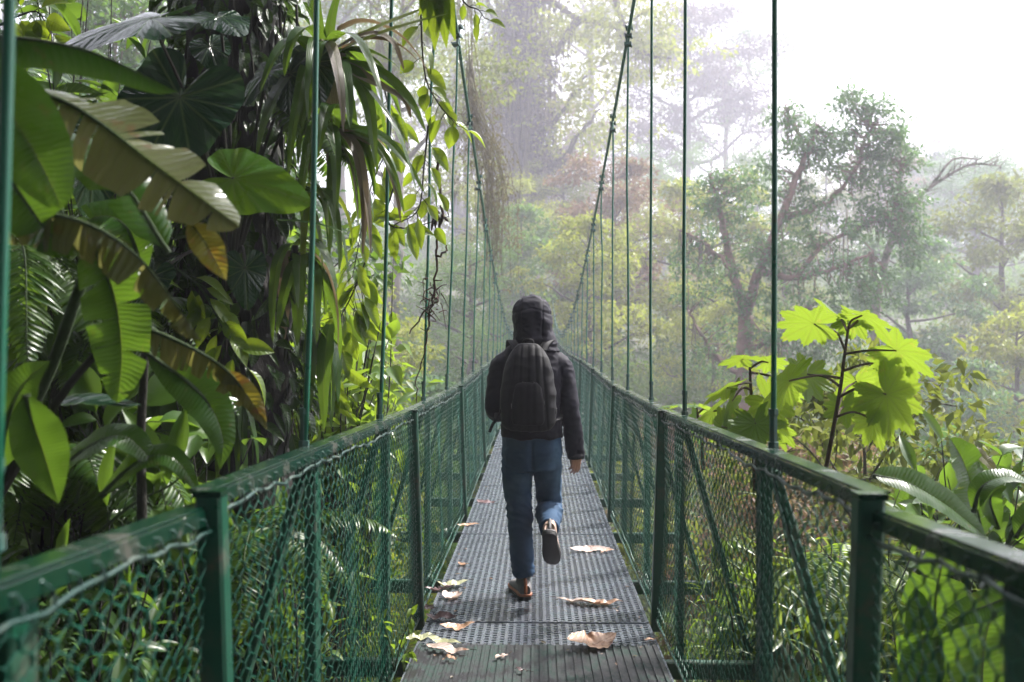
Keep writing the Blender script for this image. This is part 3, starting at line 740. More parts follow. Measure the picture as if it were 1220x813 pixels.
# the big forked tree at right
def forked_tree():
    D = 38.; e0 = P(884, 520, D); root = empty('forked_tree', (e0[0], e0[1], float(th(e0[0], e0[1]))), 'big forked tree with reddish limbs and a leafy dome at right', 'tree')
    def W(l, dd=0): return np.array([P(a, b, D+(c[0] if c else dd))-np.array(root.location) for a, b, *c in l])
    tk, cw = MB(), MB(); lp = []
    def limb(l, r0, r1):
        p = W(l); q = bez(p, 22); q[2:-1] += rng.normal(0, .035, (19, 3)); tube(tk, q, np.linspace(r0, r1, 22), 7); lp.append(q)
    limb([(880, 760), (884, 560), (886, 440), (888, 375)], .42, .30)
    limb([(888, 378), (872, 320, .5), (858, 255, 1), (845, 208, 1.5)], .22, .07)
    limb([(888, 375), (905, 325, -.5), (928, 262, -1), (948, 215, -1), (962, 178, -1.2), (975, 150, -1)], .22, .06)
    limb([(905, 325, -.5), (950, 330, -1.5), (1000, 318, -2), (1040, 300, -2)], .14, .04)
    limb([(928, 262, -1), (985, 240, 0), (1020, 200, 0), (1035, 150, 0)], .13, .03)
    limb([(962, 178, -1), (945, 150, -1), (935, 125, -1)], .07, .02)
    limb([(870, 320), (840, 290, 1), (810, 275, 1.5)], .10, .03)
    limb([(950, 330, -1.5), (985, 290, -1), (1060, 250, -.5), (1075, 200, 0)], .10, .03)
    limb([(884, 450), (850, 420, 1), (820, 370, 1.5)], .12, .04)
    limb([(886, 420), (930, 400, -1), (960, 370, -1.5)], .12, .04)
    allp = np.concatenate([q[6:] for q in lp[1:]])
    blobs = [(1040, 150, 0, 40, 40, 46), (1065, 200, 0, 36, 50, 44), (1010, 190, 0, 40, 40, 30), (1060, 255, -.5, 45, 40, 44), (1085, 290, -.5, 26, 30, 22),
             (1015, 120, 0, 24, 18, 14), (935, 205, -1, 45, 40, 26), (985, 275, -1, 55, 40, 36), (1000, 335, -2, 55, 32, 30), (930, 300, 0, 40, 40, 24),
             (880, 235, 1, 40, 45, 24), (850, 270, 1, 45, 40, 22), (830, 330, 1, 40, 40, 22), (900, 370, 0, 40, 35, 20), (950, 390, -1, 50, 40, 26), (940, 140, -1, 22, 18, 8), (1045, 345, -1.5, 25, 40, 16), (860, 420, 1, 40, 45, 22), (955, 160, -1, 26, 20, 14), (985, 175, -1, 26, 22, 14), (900, 320, -1, 40, 30, 18), (920, 430, -1, 50, 40, 26), (990, 400, -1.5, 45, 40, 22), (850, 230, 1, 28, 26, 12)]
    cc = []
    for bx, by, dd, rx, ry, n in blobs:
        c = P(bx, by, D+dd)-np.array(root.location); sx, sy = rx/FPX*D, ry/FPX*D
        o = nz(rng.normal(0, 1, (n, 3)))*rng.uniform(.25, 1, (n, 1))**.5
        cc.append(c+o*np.array([sx, sx*.9, sy]))
    cc = np.concatenate(cc)
    for c in cc:
        q = allp[np.argmin(np.linalg.norm(allp-c, axis=1)+rng.uniform(0, .3, len(allp)))]
        tube(tk, bez([q, (q+c)/2+rng.normal(0, .12, 3)+UP*.1, c], 6), np.linspace(.030, .008, 6), 3, cap=False)
    clumps(cw, cc, .55*rng.uniform(.6, 1.2, len(cc)), 40, .19, .45, .6, .35)
    ms = MB()
    for i in rng.integers(0, len(allp), 170): strand(ms, allp[i]+rng.normal(0, .05, 3), rng.uniform(.3, 1.3), rng, .035)
    ms.build('hanging_moss', LM['moss'], root)['kind'] = 'stuff'
    tk.build('trunk', BK['red'], root); cw.build('crown', LM['tree_blue'], root)
forked_tree()
# dead bare limb reaching to the right of it
def dead_tree():
    D = 39.; b = P(1040, 330, D); gz = float(th(b[0], b[1])); root = empty('bare_tree', (b[0], b[1], gz), 'bare dead tree whose twigged limb points right against the mist', 'tree')
    def W(l): return np.array([P(a, c, D+.4)-np.array(root.location) for a, c in l])
    tk, br = MB(), MB()
    tube(tk, bez(np.concatenate([[[0, 0, -.5]], W([(1042, 420), (1050, 330), (1068, 268)])]), 16), np.linspace(.24, .13, 16), 7)
    tk.build('trunk', BK['pale'], root)
    m = bez(W([(1068, 268), (1090, 238), (1125, 212), (1158, 196), (1192, 198)]), 20); tube(br, m, np.linspace(.12, .02, 20), 6)
    for i in range(5, 20):
        for _ in range(4):
            e = m[i]+rng.normal(0, .32, 3)+np.array([.15, 0, .18]); tube(br, bez([m[i], (m[i]+e)/2+rng.normal(0, .05, 3), e], 5), np.linspace(.022, .006, 5), 3)
    tube(br, bez(W([(1110, 222), (1135, 190), (1165, 190), (1172, 185)]), 10), np.linspace(.06, .015, 10), 5)
    br.build('limb', BK['pale'], root)
dead_tree()
# tall tree wrapped in hanging vines, with a long limb over the bridge
def draped_tree():
    D = 95.; Q = 95/52; b = P(612, 400, D); gz = float(th(b[0], b[1])); root = empty('vine_draped_tree', (b[0], b[1], gz), 'tall misty tree wrapped in hanging vines with a long crooked limb', 'tree')
    L0 = np.array(root.location)
    def W(l): return np.array([P(a, c, D+d)-L0 for a, c, d in l])
    tk, cw, ms = MB(), MB(), MB()
    tp = bez(np.concatenate([[[0, 0, -1]], W([(612, 330, 0), (618, 200, 0), (622, 80, 0), (628, -60, 0), (636, -190, 0)])]), 26); tube(tk, tp, np.linspace(.75, .4, 26)*Q, 9)
    limbs = [[(624, 20, 0), (650, 0, -2), (690, 22, -4), (735, 30, -5), (775, 12, -6)], [(622, 60, 0), (590, 20, -1), (560, -40, -2)], [(628, -40, 0), (680, -80, -3), (740, -70, -5), (800, -40, -6)],
             [(690, 22, -4), (672, 45, -4), (662, 70, -4)], [(735, 30, -5), (760, 60, -5), (800, 70, -5)], [(700, -70, -4), (730, -10, -5), (748, 40, -5), (790, 60, -5)], [(618, 160, 0), (655, 150, -2), (700, 90, -3)],
             [(620, 120, 0), (580, 110, 1), (550, 60, 1)], [(616, 210, 0), (670, 190, -2), (690, 160, -3), (715, 130, -3)]]
    lp = []
    for l in limbs:
        q = bez(W(l), 18); q[2:-1] += rng.normal(0, .09, (15, 3)); tube(tk, q, np.linspace(.24, .05, 18)*Q, 6); lp.append(q)
    # vine drapery hanging round the trunk
    for k in range(460):
        t = rng.uniform(.36, .88); c = tp[int(t*25)]; a = rng.uniform(0, 6.28); rr = Q*rng.uniform(.5, 2.0)*(1.25-.5*t)*(1-.25*rng.random())
        strand(ms, c+np.array([math.cos(a)*rr, math.sin(a)*rr, rng.normal(0, .5)]), Q*rng.uniform(1.5, 4.5), rng, .15)
    vc = []
    for k in range(460):
        t = rng.uniform(.34, .9); c = tp[int(t*25)]; a = rng.uniform(0, 6.28); rr = Q*rng.uniform(.2, 2.3)*(1.3-.6*t)
        vc.append(c+np.array([math.cos(a)*rr, math.sin(a)*rr, rng.normal(0, .6)]))
    clumps(cw, vc, .62*Q, 34, .24*Q, .5, 1.3, .5, down=.8)
    dr = cw.build('vine_drapery', LM['drape'], root)
    cr = MB(); cc = []
    for q in lp:
        for k in range(46):
            cc.append(q[rng.integers(5, 18)]+rng.normal(0, 1, 3)*Q*np.array([1.3, 1.3, .7]))
        for k in range(10): strand(ms, q[rng.integers(2, 18)], Q*rng.uniform(.4, 1.6), rng, .07)
    clumps(cr, cc, .7*Q, 26, .28*Q, .5, .45, .3)
    tk.build('trunk', BK['dark'], root); cr.build('crown', LM['tree_yellow'], root); ms.build('hanging_moss', LM['moss'], root)['kind'] = 'stuff'
draped_tree()
# pale mossy creepers hanging left of the left main cable
def hanging_creepers():
    b = P(572, 300, 24.); root = empty('hanging_creeper', b, 'pale mossy creeper hanging in long strands beside the left main cable', 'creeper')
    mb = MB(); top = P(556, -40, 24.)
    for k in range(44):
        u = rng.uniform(0, 1); p = bez([P(552+4*u+(0 if k % 9 == 0 else 6), -60 if k % 9 == 0 else rng.uniform(60, 130), 24.), P(556+16*u, 120+rng.uniform(0, 30), 24.), P(572+30*u+rng.normal(0, 4), 200, 24+rng.normal(0, .3)), P(580+28*u*rng.uniform(.2, 1.2), rng.uniform(250, 345), 24+rng.normal(0, .3))], 14)-b
        p[1:] += np.cumsum(rng.normal(0, .045, (13, 3)), 0)
        tube(mb, p, np.linspace(.013, .006, 14), 4)
    mb.build('stem', LM['moss'], root)
    lf = MB(); pts = np.array([bez([P(556, 60, 24.), P(575, 180, 24.), P(596, 300, 24.)], 50)[i]-b for i in rng.integers(16, 50, 110)])+rng.normal(0, .3, (110, 3))
    clumps(lf, pts, .22, 22, .09, .4, 1.4, .6, down=1.0); lf.build('foliage', LM['moss'], root)
hanging_creepers()
# undergrowth covering the ravine
def undergrowth():
    mb = MB(); N = 5200
    xs = np.concatenate([rng.uniform(-26, 26, N), rng.uniform(-110, 150, 4200), rng.uniform(-5, 5, 700), rng.uniform(25, 190, 1900)]); ys = np.concatenate([rng.uniform(3, 60, N), rng.uniform(45, 240, 4200), rng.uniform(3, 12, 700), rng.uniform(45, 200, 1900)])
    ok = ~((np.abs(xs) < 2.0) & (ys < 10)) & ~((np.abs(xs) < 2.6) & (ys > 36) & (ys < 52)); xs, ys = xs[ok], ys[ok]
    near = np.clip(np.hypot(xs, ys)/30, .35, 4.)
    c = np.stack([xs, ys, th(xs, ys)+rng.uniform(0, 1, len(xs))**2*1.5*np.clip(near, .2, 1.5)*np.where((ys < 8), .3, 1)], -1)
    for lo, hi, ls in ((0, 14, .10), (14, 30, .17), (30, 60, .30), (60, 110, .5), (110, 300, .85)):
        d = np.hypot(xs, ys); k = (d >= lo) & (d < hi)
        clumps(mb, c[k], np.clip(.5*near[k], .25, 2.0), 60, ls*.85, .5, .7, .3)
    tag(mb.build('undergrowth', LM['floor']), kind='stuff')
undergrowth()

# unseen leaf mass added behind the camera and overhead to shade the near bridge
def add_shade_canopy():
    mb = MB(); N = 2100
    c = np.stack([rng.uniform(-14, 14, N), rng.uniform(-16, -3.5, N), rng.uniform(-1, 13, N)], -1)
    c = c[~((np.abs(c[:, 0]) < 1.6) & (c[:, 2] < 3.2))]
    N2 = 520; c2 = np.stack([rng.uniform(-11, -.5, N2), rng.uniform(-5, 5.0, N2), rng.uniform(6.2, 11, N2)], -1)
    N3 = 620; c3 = np.stack([rng.uniform(-4, 6.5, N3), rng.uniform(-6, 4, N3), rng.uniform(6.3, 10, N3)], -1)
    N4 = 420; c4 = np.stack([rng.uniform(-13, -7, N4), rng.uniform(-4, 10, N4), rng.uniform(-.5, 9, N4)], -1)
    clumps(mb, np.concatenate([c, c2, c3, c4]), .8, 34, .34, .5, .6, .3); tag(mb.build('shade_canopy', LM['tree_dark']), kind='stuff')
add_shade_canopy()
# ================================================================== big leaves near the bridge
LM['banana'] = leaf_mat('banana_leaf', [(.022, .075, .012), (.04, .11, .014), (.03, .09, .012)], (.22, .38, .02), .48, .24, 'pinnate', nv=34, vb=.3, brown=(.10, .08, .03), spots=.12)
LM['banana_torn'] = leaf_mat('torn_banana_leaf_glare', [(.10, .12, .055), (.13, .14, .07)], (.26, .24, .05), .42, .19, 'pinnate', brown=(.13, .09, .045), spots=.35, nv=30, vb=.6, spec=.7)  # paler base colour stands in for sky glare on the blade
LM['banana_dry'] = leaf_mat('dry_banana_leaf', [(.10, .11, .04), (.14, .13, .05)], (.30, .28, .05), .4, .4, 'pinnate', brown=(.11, .08, .04), spots=.4, nv=26)
LM['orange'] = leaf_mat('turning_leaf', [(.11, .13, .02), (.14, .12, .02)], (.42, .32, .02), .45, .4, 'pinnate', brown=(.22, .07, .02), spots=.45, nv=14)
LM['anth'] = leaf_mat('anthurium_leaf', [(.008, .030, .016), (.012, .040, .02)], (.05, .12, .02), .25, .20, 'polar', spec=.6, vein_col=(.10, .17, .06), vb=.9)
LM['anth_light'] = leaf_mat('young_heart_leaf', [(.05, .14, .014), (.06, .16, .016)], (.30, .46, .02), .5, .28, 'polar', vb=.3)
LM['strap'] = leaf_mat('strap_leaf', [(.018, .058, .012), (.035, .09, .016), (.055, .12, .018), (.016, .05, .014)], (.22, .35, .02), .45, .22, 'parallel', nv=9, vb=.3)
LM['strap_light'] = leaf_mat('young_strap_leaf', [(.10, .16, .02), (.12, .18, .025)], (.40, .46, .04), .5, .3, 'parallel', nv=9, vb=.3)
LM['strap_dead'] = leaf_mat('dead_strap_leaf', [(.15, .12, .08), (.22, .18, .13), (.10, .07, .045)], (.25, .16, .07), .3, .5, 'parallel', nv=9)
LM['lobed'] = leaf_mat('lobed_leaf', [(.045, .13, .010), (.07, .17, .012), (.09, .19, .012)], (.34, .43, .035), .54, .40, 'polar', vb=.5, brown=(.14, .13, .03), spots=.1)
LM['vine'] = leaf_mat('vine_leaf', [(.06, .14, .012), (.10, .18, .016), (.13, .2, .02), (.04, .1, .012)], (.38, .48, .02), .5, .32, 'pinnate', nv=9, vb=.3)
LM['trunk_vine'] = leaf_mat('climber_leaf', [(.012, .034, .012), (.02, .055, .014), (.035, .075, .018), (.015, .04, .016)], (.10, .18, .02), .35, .24, 'pinnate', nv=9, vb=.4)
LM['grass'] = leaf_mat('bamboo_grass_leaf', [(.05, .10, .02), (.09, .14, .03), (.12, .16, .04)], (.3, .38, .05), .45, .35)
LM['litter_pale'] = leaf_mat('fallen_leaf_pale', [(.60, .47, .42), (.52, .40, .36)], (.2, .14, .10), .12, .45, 'pinnate', brown=(.22, .09, .04), spots=.35, nv=9, vb=.5, vein_col=(.3, .2, .14))
LM['litter_tan'] = leaf_mat('fallen_leaf_tan', [(.54, .34, .23), (.48, .28, .18)], (.2, .12, .06), .12, .42, 'pinnate', brown=(.16, .06, .03), spots=.5, nv=9, vb=.5, vein_col=(.22, .11, .07))
LM['litter_purple'] = leaf_mat('fallen_leaf_purple', [(.12, .07, .075), (.16, .09, .09)], (.1, .05, .05), .1, .4, 'pinnate', brown=(.05, .025, .02), spots=.5, nv=9, vb=.5, vein_col=(.2, .12, .1))
LM['litter_green'] = leaf_mat('fallen_leaf_green', [(.50, .50, .32), (.44, .44, .26)], (.2, .2, .06), .15, .42, 'pinnate', brown=(.10, .09, .05), spots=.4, nv=9, vb=.5)
ST = bark_mat('green_stalk', (.02, .045, .012), (.05, .085, .02), (.03, .05, .012), .3, 12)
STB = bark_mat('brown_stalk', (.035, .018, .014), (.09, .05, .03), (.05, .06, .02), .2, 14)
STD = bark_mat('dark_stalk', (.012, .012, .008), (.035, .03, .02), (.03, .04, .01), .3, 14)

def toE(root): return np.array(root.location)
def big_leaf(root, mat, pts, width, nh, **kw):
    """one large blade through picture points (px, py, depth) under its plant"""
    mb = MB(); L0 = toE(root); w = [P(*q)-L0 for q in pts]
    mid = kw.pop('mid', .010)
    blade(mb, w, width, nh, **kw)
    o = mb.build('leaf', mat, root)
    if mid:
        r = MB(); c = bez(w, 18); n = nz(np.asarray(nh, float)); tube(r, c-n*mid*.5, np.linspace(mid, mid*.15, 18), 5); r.build('midrib', ST, o)
    return o
def stalk(root, pts, r0, r1, mat=None, name='stem', sides=7):
    mb = MB(); L0 = toE(root); tube(mb, bez([P(*q)-L0 for q in pts], 18), np.linspace(r0, r1, 18), sides); return mb.build(name, mat or ST, root)

# ---- banana clump at left
b = P(-40, 640, 3.0); bp = empty('banana_plant', (b[0], b[1], float(th(b[0], b[1]))), 'banana plant with torn pale leaves arching in from the left edge', 'banana plant')
VW = -FW
big_leaf(bp, LM['banana'], [(-150, 60, 2.3), (-20, 42, 2.3), (100, 58, 2.35), (212, 110, 2.4)], .15, VW*.5+UP*.85, fold=-.5, fold2=-.9, prof=prof_oblong, ruf=.04, seed=1)
big_leaf(bp, LM['banana'], [(-60, 70, 1.95), (-10, 110, 1.95), (40, 180, 1.95), (75, 250, 2.0)], .17, VW*.8+RT*.5, fold=.15, prof=prof_oblong, ruf=.05, seed=2)
big_leaf(bp, LM['banana_torn'], [(20, 100, 2.5), (95, 130, 2.45), (190, 200, 2.4), (285, 270, 2.35)], .25, VW*.75+UP*.6, fold=-.35, prof=prof_oblong, torn=9, droop=.5, ruf=.05, seed=3, nv=40)
big_leaf(bp, LM['orange'], [(225, 262, 2.4), (245, 290, 2.38), (258, 312, 2.38), (270, 334, 2.4)], .075, VW*.8+RT*.4, fold=.2, ruf=.1, seed=4, mid=.003)
big_leaf(bp, LM['banana_torn'], [(-30, 262, 2.2), (70, 255, 2.15), (160, 300, 2.15), (240, 405, 2.15)], .17, VW*.35+UP*.9, fold=-.75, prof=prof_oblong, torn=16, droop=.8, ruf=.05, seed=5, nv=48)
big_leaf(bp, LM['banana'], [(110, 290, 2.5), (135, 350, 2.5), (145, 420, 2.5), (140, 480, 2.5)], .16, VW*.9+RT*.2, fold=.25, prof=prof_oblong, ruf=.08, seed=6, torn=4, droop=.2)
big_leaf(bp, LM['banana_dry'], [(140, 380, 2.7), (200, 400, 2.7), (270, 440, 2.7), (318, 505, 2.7)], .14, VW*.5+UP*.8, fold=-.8, prof=prof_oblong, torn=14, droop=.9, ruf=.08, seed=7, nv=40)
big_leaf(bp, LM['orange'], [(255, 440, 2.72), (285, 460, 2.7), (305, 485, 2.7), (318, 512, 2.7)], .06, VW*.8+RT*.3, fold=.1, ruf=.14, seed=8, mid=.003)
big_leaf(bp, LM['banana'], [(-60, 160, 2.1), (0, 200, 2.1), (60, 280, 2.15), (100, 300, 2.2)], .14, VW*.7+UP*.5, fold=.2, prof=prof_oblong, torn=5, ruf=.06, seed=9)
big_leaf(bp, LM['banana'], [(200, 300, 2.6), (140, 210, 2.6), (70, 170, 2.7), (0, 140, 2.8)], .16, VW*.5+UP*.6, fold=.25, prof=prof_oblong, torn=3, ruf=.05, seed=10)
big_leaf(bp, LM['banana'], [(30, 470, 2.2), (38, 500, 2.2), (52, 540, 2.2), (70, 600, 2.2)], .12, VW*.9+RT*.2, fold=.3, ruf=.05, seed=11)
big_leaf(bp, LM['banana'], [(0, 560, 2.4), (10, 500, 2.4), (30, 455, 2.4), (60, 430, 2.4)], .13, VW*.8+UP*.2, fold=.25, ruf=.05, seed=12)
big_leaf(bp, LM['anth'], [(60, 482, 3.0), (90, 470, 3.0), (125, 470, 3.0), (168, 482, 3.0)], .16, UP+VW*.12, fold=-.1, prof=prof_oblong, ruf=.03, seed=13, uscale=1.0)
big_leaf(bp, LM['banana'], [(175, 420, 2.9), (240, 470, 2.9), (265, 520, 2.9), (262, 560, 2.9)], .13, VW*.7+RT*.5, fold=.2, ruf=.06, seed=14)
big_leaf(bp, LM['banana'], [(70, 560, 2.6), (110, 530, 2.6), (150, 520, 2.6), (190, 560, 2.6)], .11, UP*.8+VW*.5, fold=.2, ruf=.06, seed=15)
big_leaf(bp, LM['banana'], [(120, 590, 2.6), (165, 550, 2.6), (205, 545, 2.6), (240, 590, 2.6)], .08, UP*.7+VW*.6, fold=.2, ruf=.06, seed=16)
stalk(bp, [(-40, 640, 3.0), (10, 540, 2.9), (60, 440, 2.8), (100, 330, 2.6), (120, 290, 2.5)], .022, .012)
stalk(bp, [(-30, 640, 3.0), (35, 530, 2.9), (90, 450, 2.8), (160, 375, 2.7)], .018, .008, STD)
stalk(bp, [(-60, 640, 3.0), (-40, 450, 2.7), (-30, 250, 2.4), (10, 100, 2.4)], .03, .012)
stalk(bp, [(170, 640, 3.1), (168, 520, 3.05), (172, 440, 3.0), (176, 330, 2.9)], .016, .010, STD)
big_leaf(bp, LM['banana'], [(172, 330, 2.9), (150, 270, 2.9), (110, 260, 2.9), (60, 310, 2.9)], .14, UP*.5+VW*.7, fold=.2, ruf=.06, seed=17, torn=3)

# ---- dark trunk with its own high crown and aerial roots
b = P(286, 600, 5.0); tb = np.array([b[0], b[1], float(th(b[0], b[1]))]); dt = empty('climber_tree', tb, 'dark shaded trunk shrouded in climbers and hanging roots by the left rail', 'tree')
mb = MB(); tp = bez(np.concatenate([[[0, 0, -.5]], [P(q[0], q[1], 5.0)-tb for q in ((288, 560), (290, 420), (282, 300), (278, 180), (275, 60), (280, -60), (285, -300), (300, -700), (305, -1300))]]), 60)
n = len(tp); tube(mb, tp, np.linspace(.26, .19, n)*(1+.07*np.sin(np.arange(n)*1.3)), 16); mb.build('trunk', BK['black'], dt)
mb = MB()
for i in range(150):
    a = rng.uniform(0, 6.28); k = rng.integers(8, n-8); rr = rng.uniform(.20, .30); p0 = tp[k]+np.array([math.cos(a)*rr, math.sin(a)*rr, 0]); L = rng.uniform(.3, 1.4); nn = 8
    pts = p0+np.stack([np.cumsum(rng.normal(0, .012, nn)), np.cumsum(rng.normal(0, .012, nn)), -np.linspace(0, L, nn)], -1); tube(mb, pts, np.linspace(.008, .002, nn), 4, cap=False)
mb.build('aerial_roots', STD, dt)['kind'] = 'stuff'
mb = MB(); cb_ = MB(); cc = []
for i in range(11):
    a = i*2.4; k = 50+i; p0 = tp[min(k, n-1)]; d = np.array([math.cos(a), math.sin(a), 0])*rng.uniform(2.2, 4.2); q = bez([p0, p0+d*.4+UP*.7, p0+d+UP*rng.uniform(.6, 1.8)], 12); tube(mb, q, np.linspace(.09, .02, 12), 6)
    for _ in range(9): cc.append(q[rng.integers(4, 12)]+rng.normal(0, .5, 3)*np.array([1, 1, .5]))
mb.build('limb', BK['dark'], dt)['kind'] = 'stuff'
clumps(cb_, cc, .65, 46, .20, .45, .5); cb_.build('crown', LM['tree_dark'], dt)
# ivy-like climber leaves hugging the trunk
cl = empty('trunk_climber', tb, 'dark glossy climber leaves hugging the black trunk', 'climber')
mb = MB(); N = 1500
k = rng.integers(8, 48, N); a = rng.uniform(0, 6.28, N); rr = rng.uniform(.22, .36, N)
bp_ = tp[k]+np.stack([np.cos(a)*rr, np.sin(a)*rr, rng.uniform(-.05, .05, N)], -1)
d = np.stack([np.cos(a)*.7, np.sin(a)*.7, -rng.uniform(.3, 1.4, N)], -1)+rng.normal(0, .3, (N, 3)); nn_ = np.stack([np.cos(a), np.sin(a), np.full(N, .6)], -1)+rng.normal(0, .3, (N, 3))
leaves(mb, bp_, d, nn_, rng.uniform(.05, .17, N), rng.uniform(.025, .07, N), rng.uniform(.1, .5, N), TM); mb.build('foliage', LM['trunk_vine'], cl)
for q in ((340, 80), (300, 30)):
    mb = MB()
    for i in range(5):
        tube(mb, bez([tp[int(rng.integers(8, 20))]+rng.normal(0, .2, 3)*np.array([1, .3, 0]), tp[28]+rng.normal(0, .22, 3)*np.array([1, .3, .2]), tp[48]+rng.normal(0, .2, 3)*np.array([1, .3, 0])], 20), .008, 5, cap=False)
mb.build('stem', STD, cl)['kind'] = 'stuff'

# ---- anthurium: heart leaves on long stalks
an = empty('anthurium', P(275, 330, 4.55), 'anthurium with big dark glossy heart shaped leaves on the black trunk', 'plant')
def heart(cpx, cpy, D, tip, nrm, size, mat, cup=.2, drp=.25, seed=0, foot=None, rip=.04):
    mb = MB(); L0 = toE(an); c = P(cpx, cpy, D)-L0
    polar_leaf(mb, c, tip, nrm, R_heart(size), cup, np.pi*.995, 110, 10, rip*.45, 11, seed, drp)
    o = mb.build('leaf', mat, an)
    f = foot or (275, 330, 4.55); mb = MB(); q = P(*f)-L0
    tube(mb, bez([q, (q+c)/2+np.array([0, 0, .12])+FW*.06, c], 16), np.linspace(.010, .006, 16), 6); mb.build('leaf_stalk', STD, o)
heart(180, 22, 3.6, -RT*.85-UP*.28+VW*.35, UP*.8+VW*.42, .40, LM['anth'], .25, .25, 1, rip=.02)
heart(214, 116, 3.9, -RT*.28-UP*.8+VW*.35, VW*.8+UP*.42+RT*.1, .44, LM['anth'], .12, .12, 2)
heart(112, 205, 3.3, RT*.0-UP*.8+VW*.3, VW*.55+UP*.6-RT*.25, .19, LM['anth'], .35, .2, 3)
heart(278, 213, 3.5, RT*.9-UP*.22+VW*.1, VW*.7+UP*.35, .27, LM['anth_light'], .3, .18, 4)
heart(345, 88, 4.3, -UP*.9-RT*.05, VW*.8-RT*.4+UP*.2, .21, LM['anth'], .3, .1, 5)
heart(318, 85, 4.2, -UP*.6-RT*.6, VW*.5+UP*.6, .17, LM['anth'], .3, .2, 6)
heart(375, 75, 4.4, -UP*.95+RT*.1, VW*.8+RT*.2, .19, LM['anth'], .2, .1, 7)
heart(262, 20, 4.1, RT*.4-UP*.3+VW*.5, UP*.8+VW*.4, .22, LM['anth'], .2, .2, 8)
heart(250, 55, 4.2, RT*.3-UP*.6+VW*.4, UP*.5+VW*.6, .16, LM['anth'], .2, .2, 9)
heart(60, 150, 3.6, -RT*.4-UP*.5+VW*.4, UP*.6+VW*.6, .2, LM['anth'], .2, .2, 10)
heart(180, 330, 4.0, -RT*.3-UP*.8+VW*.3, VW*.5+UP*.7, .17, LM['anth'], .4, .2, 11)
heart(292, 320, 4.2, RT*.05-UP*.95, VW*.8+UP*.2+RT*.2, .17, LM['anth'], .2, .1, 13)

# ---- strap leaved epiphytes
def strap_plant(name, label, c, n, L, W, mats, az, el, g, seed, cat='epiphyte', extra=()):
    r = np.random.default_rng(seed); root = empty(name, P(*c), label, cat, None)
    for i in range(n):
        a = az[0]+(az[1]-az[0])*(i+.5)/n+r.uniform(-.25, .25); e = r.uniform(*el)
        d = RT*math.cos(a)*math.cos(e)+FW*math.sin(a)*math.cos(e)+UP*math.sin(e)
        l = L*r.uniform(.7, 1.2); p = grav(r.normal(0, .03, 3), d, l, g*r.uniform(.7, 1.3), 14, .03, int(r.integers(1e6)))
        m = mats[int(r.integers(len(mats)))]
        mb = MB(); hd = nz(np.array([d[0], d[1], 1e-3])); nh = np.cross(nz(np.cross(hd, UP)), hd)*1.0+hd*.9
        nh = nz(np.array([hd[0]*.9, hd[1]*.9, .75]))
        blade(mb, p, W*r.uniform(.75, 1.2), nh, fold=r.uniform(.15, .5), prof=prof_strap, nv=24, nu=2, ruf=.04, seed=int(r.integers(1e6)))
        mb.build('leaf', m, root)
    for pts, w, m, nh in extra:
        mb = MB(); blade(mb, [P(*q)-toE(root) for q in pts], w, nh, fold=.3, prof=prof_strap, nv=26, nu=2, ruf=.03, seed=len(pts)); mb.build('leaf', m, root)
    mb = MB(); tube(mb, [[-.02, .05, -.10], [-.01, .02, -.04], [0, 0, .03]], [.012, .024, .014], 8); mb.build('stem', STD, root)
    return root
S_, SL, SD = LM['strap'], LM['strap_light'], LM['strap_dead']
strap_plant('strap_epiphyte', 'large strap leaved epiphyte with two yellow green leaves pointing right', (385, 68, 4.5), 26, .68, .075, [S_, S_, S_, S_, S_, S_, S_, SD], (-2.3, 2.4), (-.2, 1.1), 2.9, 31, extra=[
    ([(392, 62, 4.5), (430, 42, 4.45), (480, 20, 4.4), (525, 4, 4.4)], .058, SL, UP*.8+VW*.7), ([(392, 68, 4.5), (440, 45, 4.4), (490, 28, 4.35), (536, 16, 4.3)], .055, SL, UP*.8+VW*.7),
    ([(402, 72, 4.5), (450, 85, 4.45), (485, 115, 4.4), (508, 158, 4.4)], .075, S_, UP*.6+VW*.6), ([(400, 70, 4.5), (440, 95, 4.4), (480, 118, 4.4), (490, 142, 4.4)], .07, SD, UP*.6+VW*.6), ([(395, 75, 4.5), (425, 92, 4.4), (440, 130, 4.4), (448, 200, 4.4)], .08, S_, VW+RT*.4),
    ([(395, 60, 4.5), (440, 40, 4.4), (468, 50, 4.4), (482, 85, 4.4)], .05, SD, UP*.6+VW*.6), ([(390, 60, 4.5), (378, 20, 4.5), (376, -30, 4.5), (370, -80, 4.5)], .05, S_, VW), ([(388, 64, 4.5), (398, 10, 4.5), (412, -30, 4.5)], .05, S_, VW)])
strap_plant('strap_epiphyte', 'strap leaved epiphyte with grey hanging blades below the large one', (398, 150, 4.6), 15, .6, .07, [S_, S_, S_, S_, S_, SD], (-2.2, 2.2), (-.3, .9), 3.4, 32, extra=[
    ([(402, 150, 4.6), (450, 160, 4.5), (485, 195, 4.4), (507, 232, 4.4)], .06, S_, UP*.6+VW*.6), ([(402, 155, 4.6), (440, 165, 4.5), (468, 205, 4.4), (482, 255, 4.4)], .05, S_, UP*.6+VW*.6), ([(402, 150, 4.6), (425, 180, 4.5), (434, 240, 4.5), (432, 305, 4.5)], .06, SD, VW+RT*.5),
    ([(400, 150, 4.6), (450, 175, 4.5), (470, 220, 4.5), (478, 268, 4.5)], .045, SD, VW+RT*.5), ([(330, 262, 4.3), (365, 265, 4.3), (390, 270, 4.3), (412, 278, 4.3)], .035, LM['strap'], UP+VW*.4)])
strap_plant('strap_epiphyte', 'lower strap leaved epiphyte hanging beside the trunk over the rail', (352, 300, 4.7), 13, .48, .075, [S_, S_, S_, SD], (-2.0, 2.0), (-.4, .8), 4.2, 33)
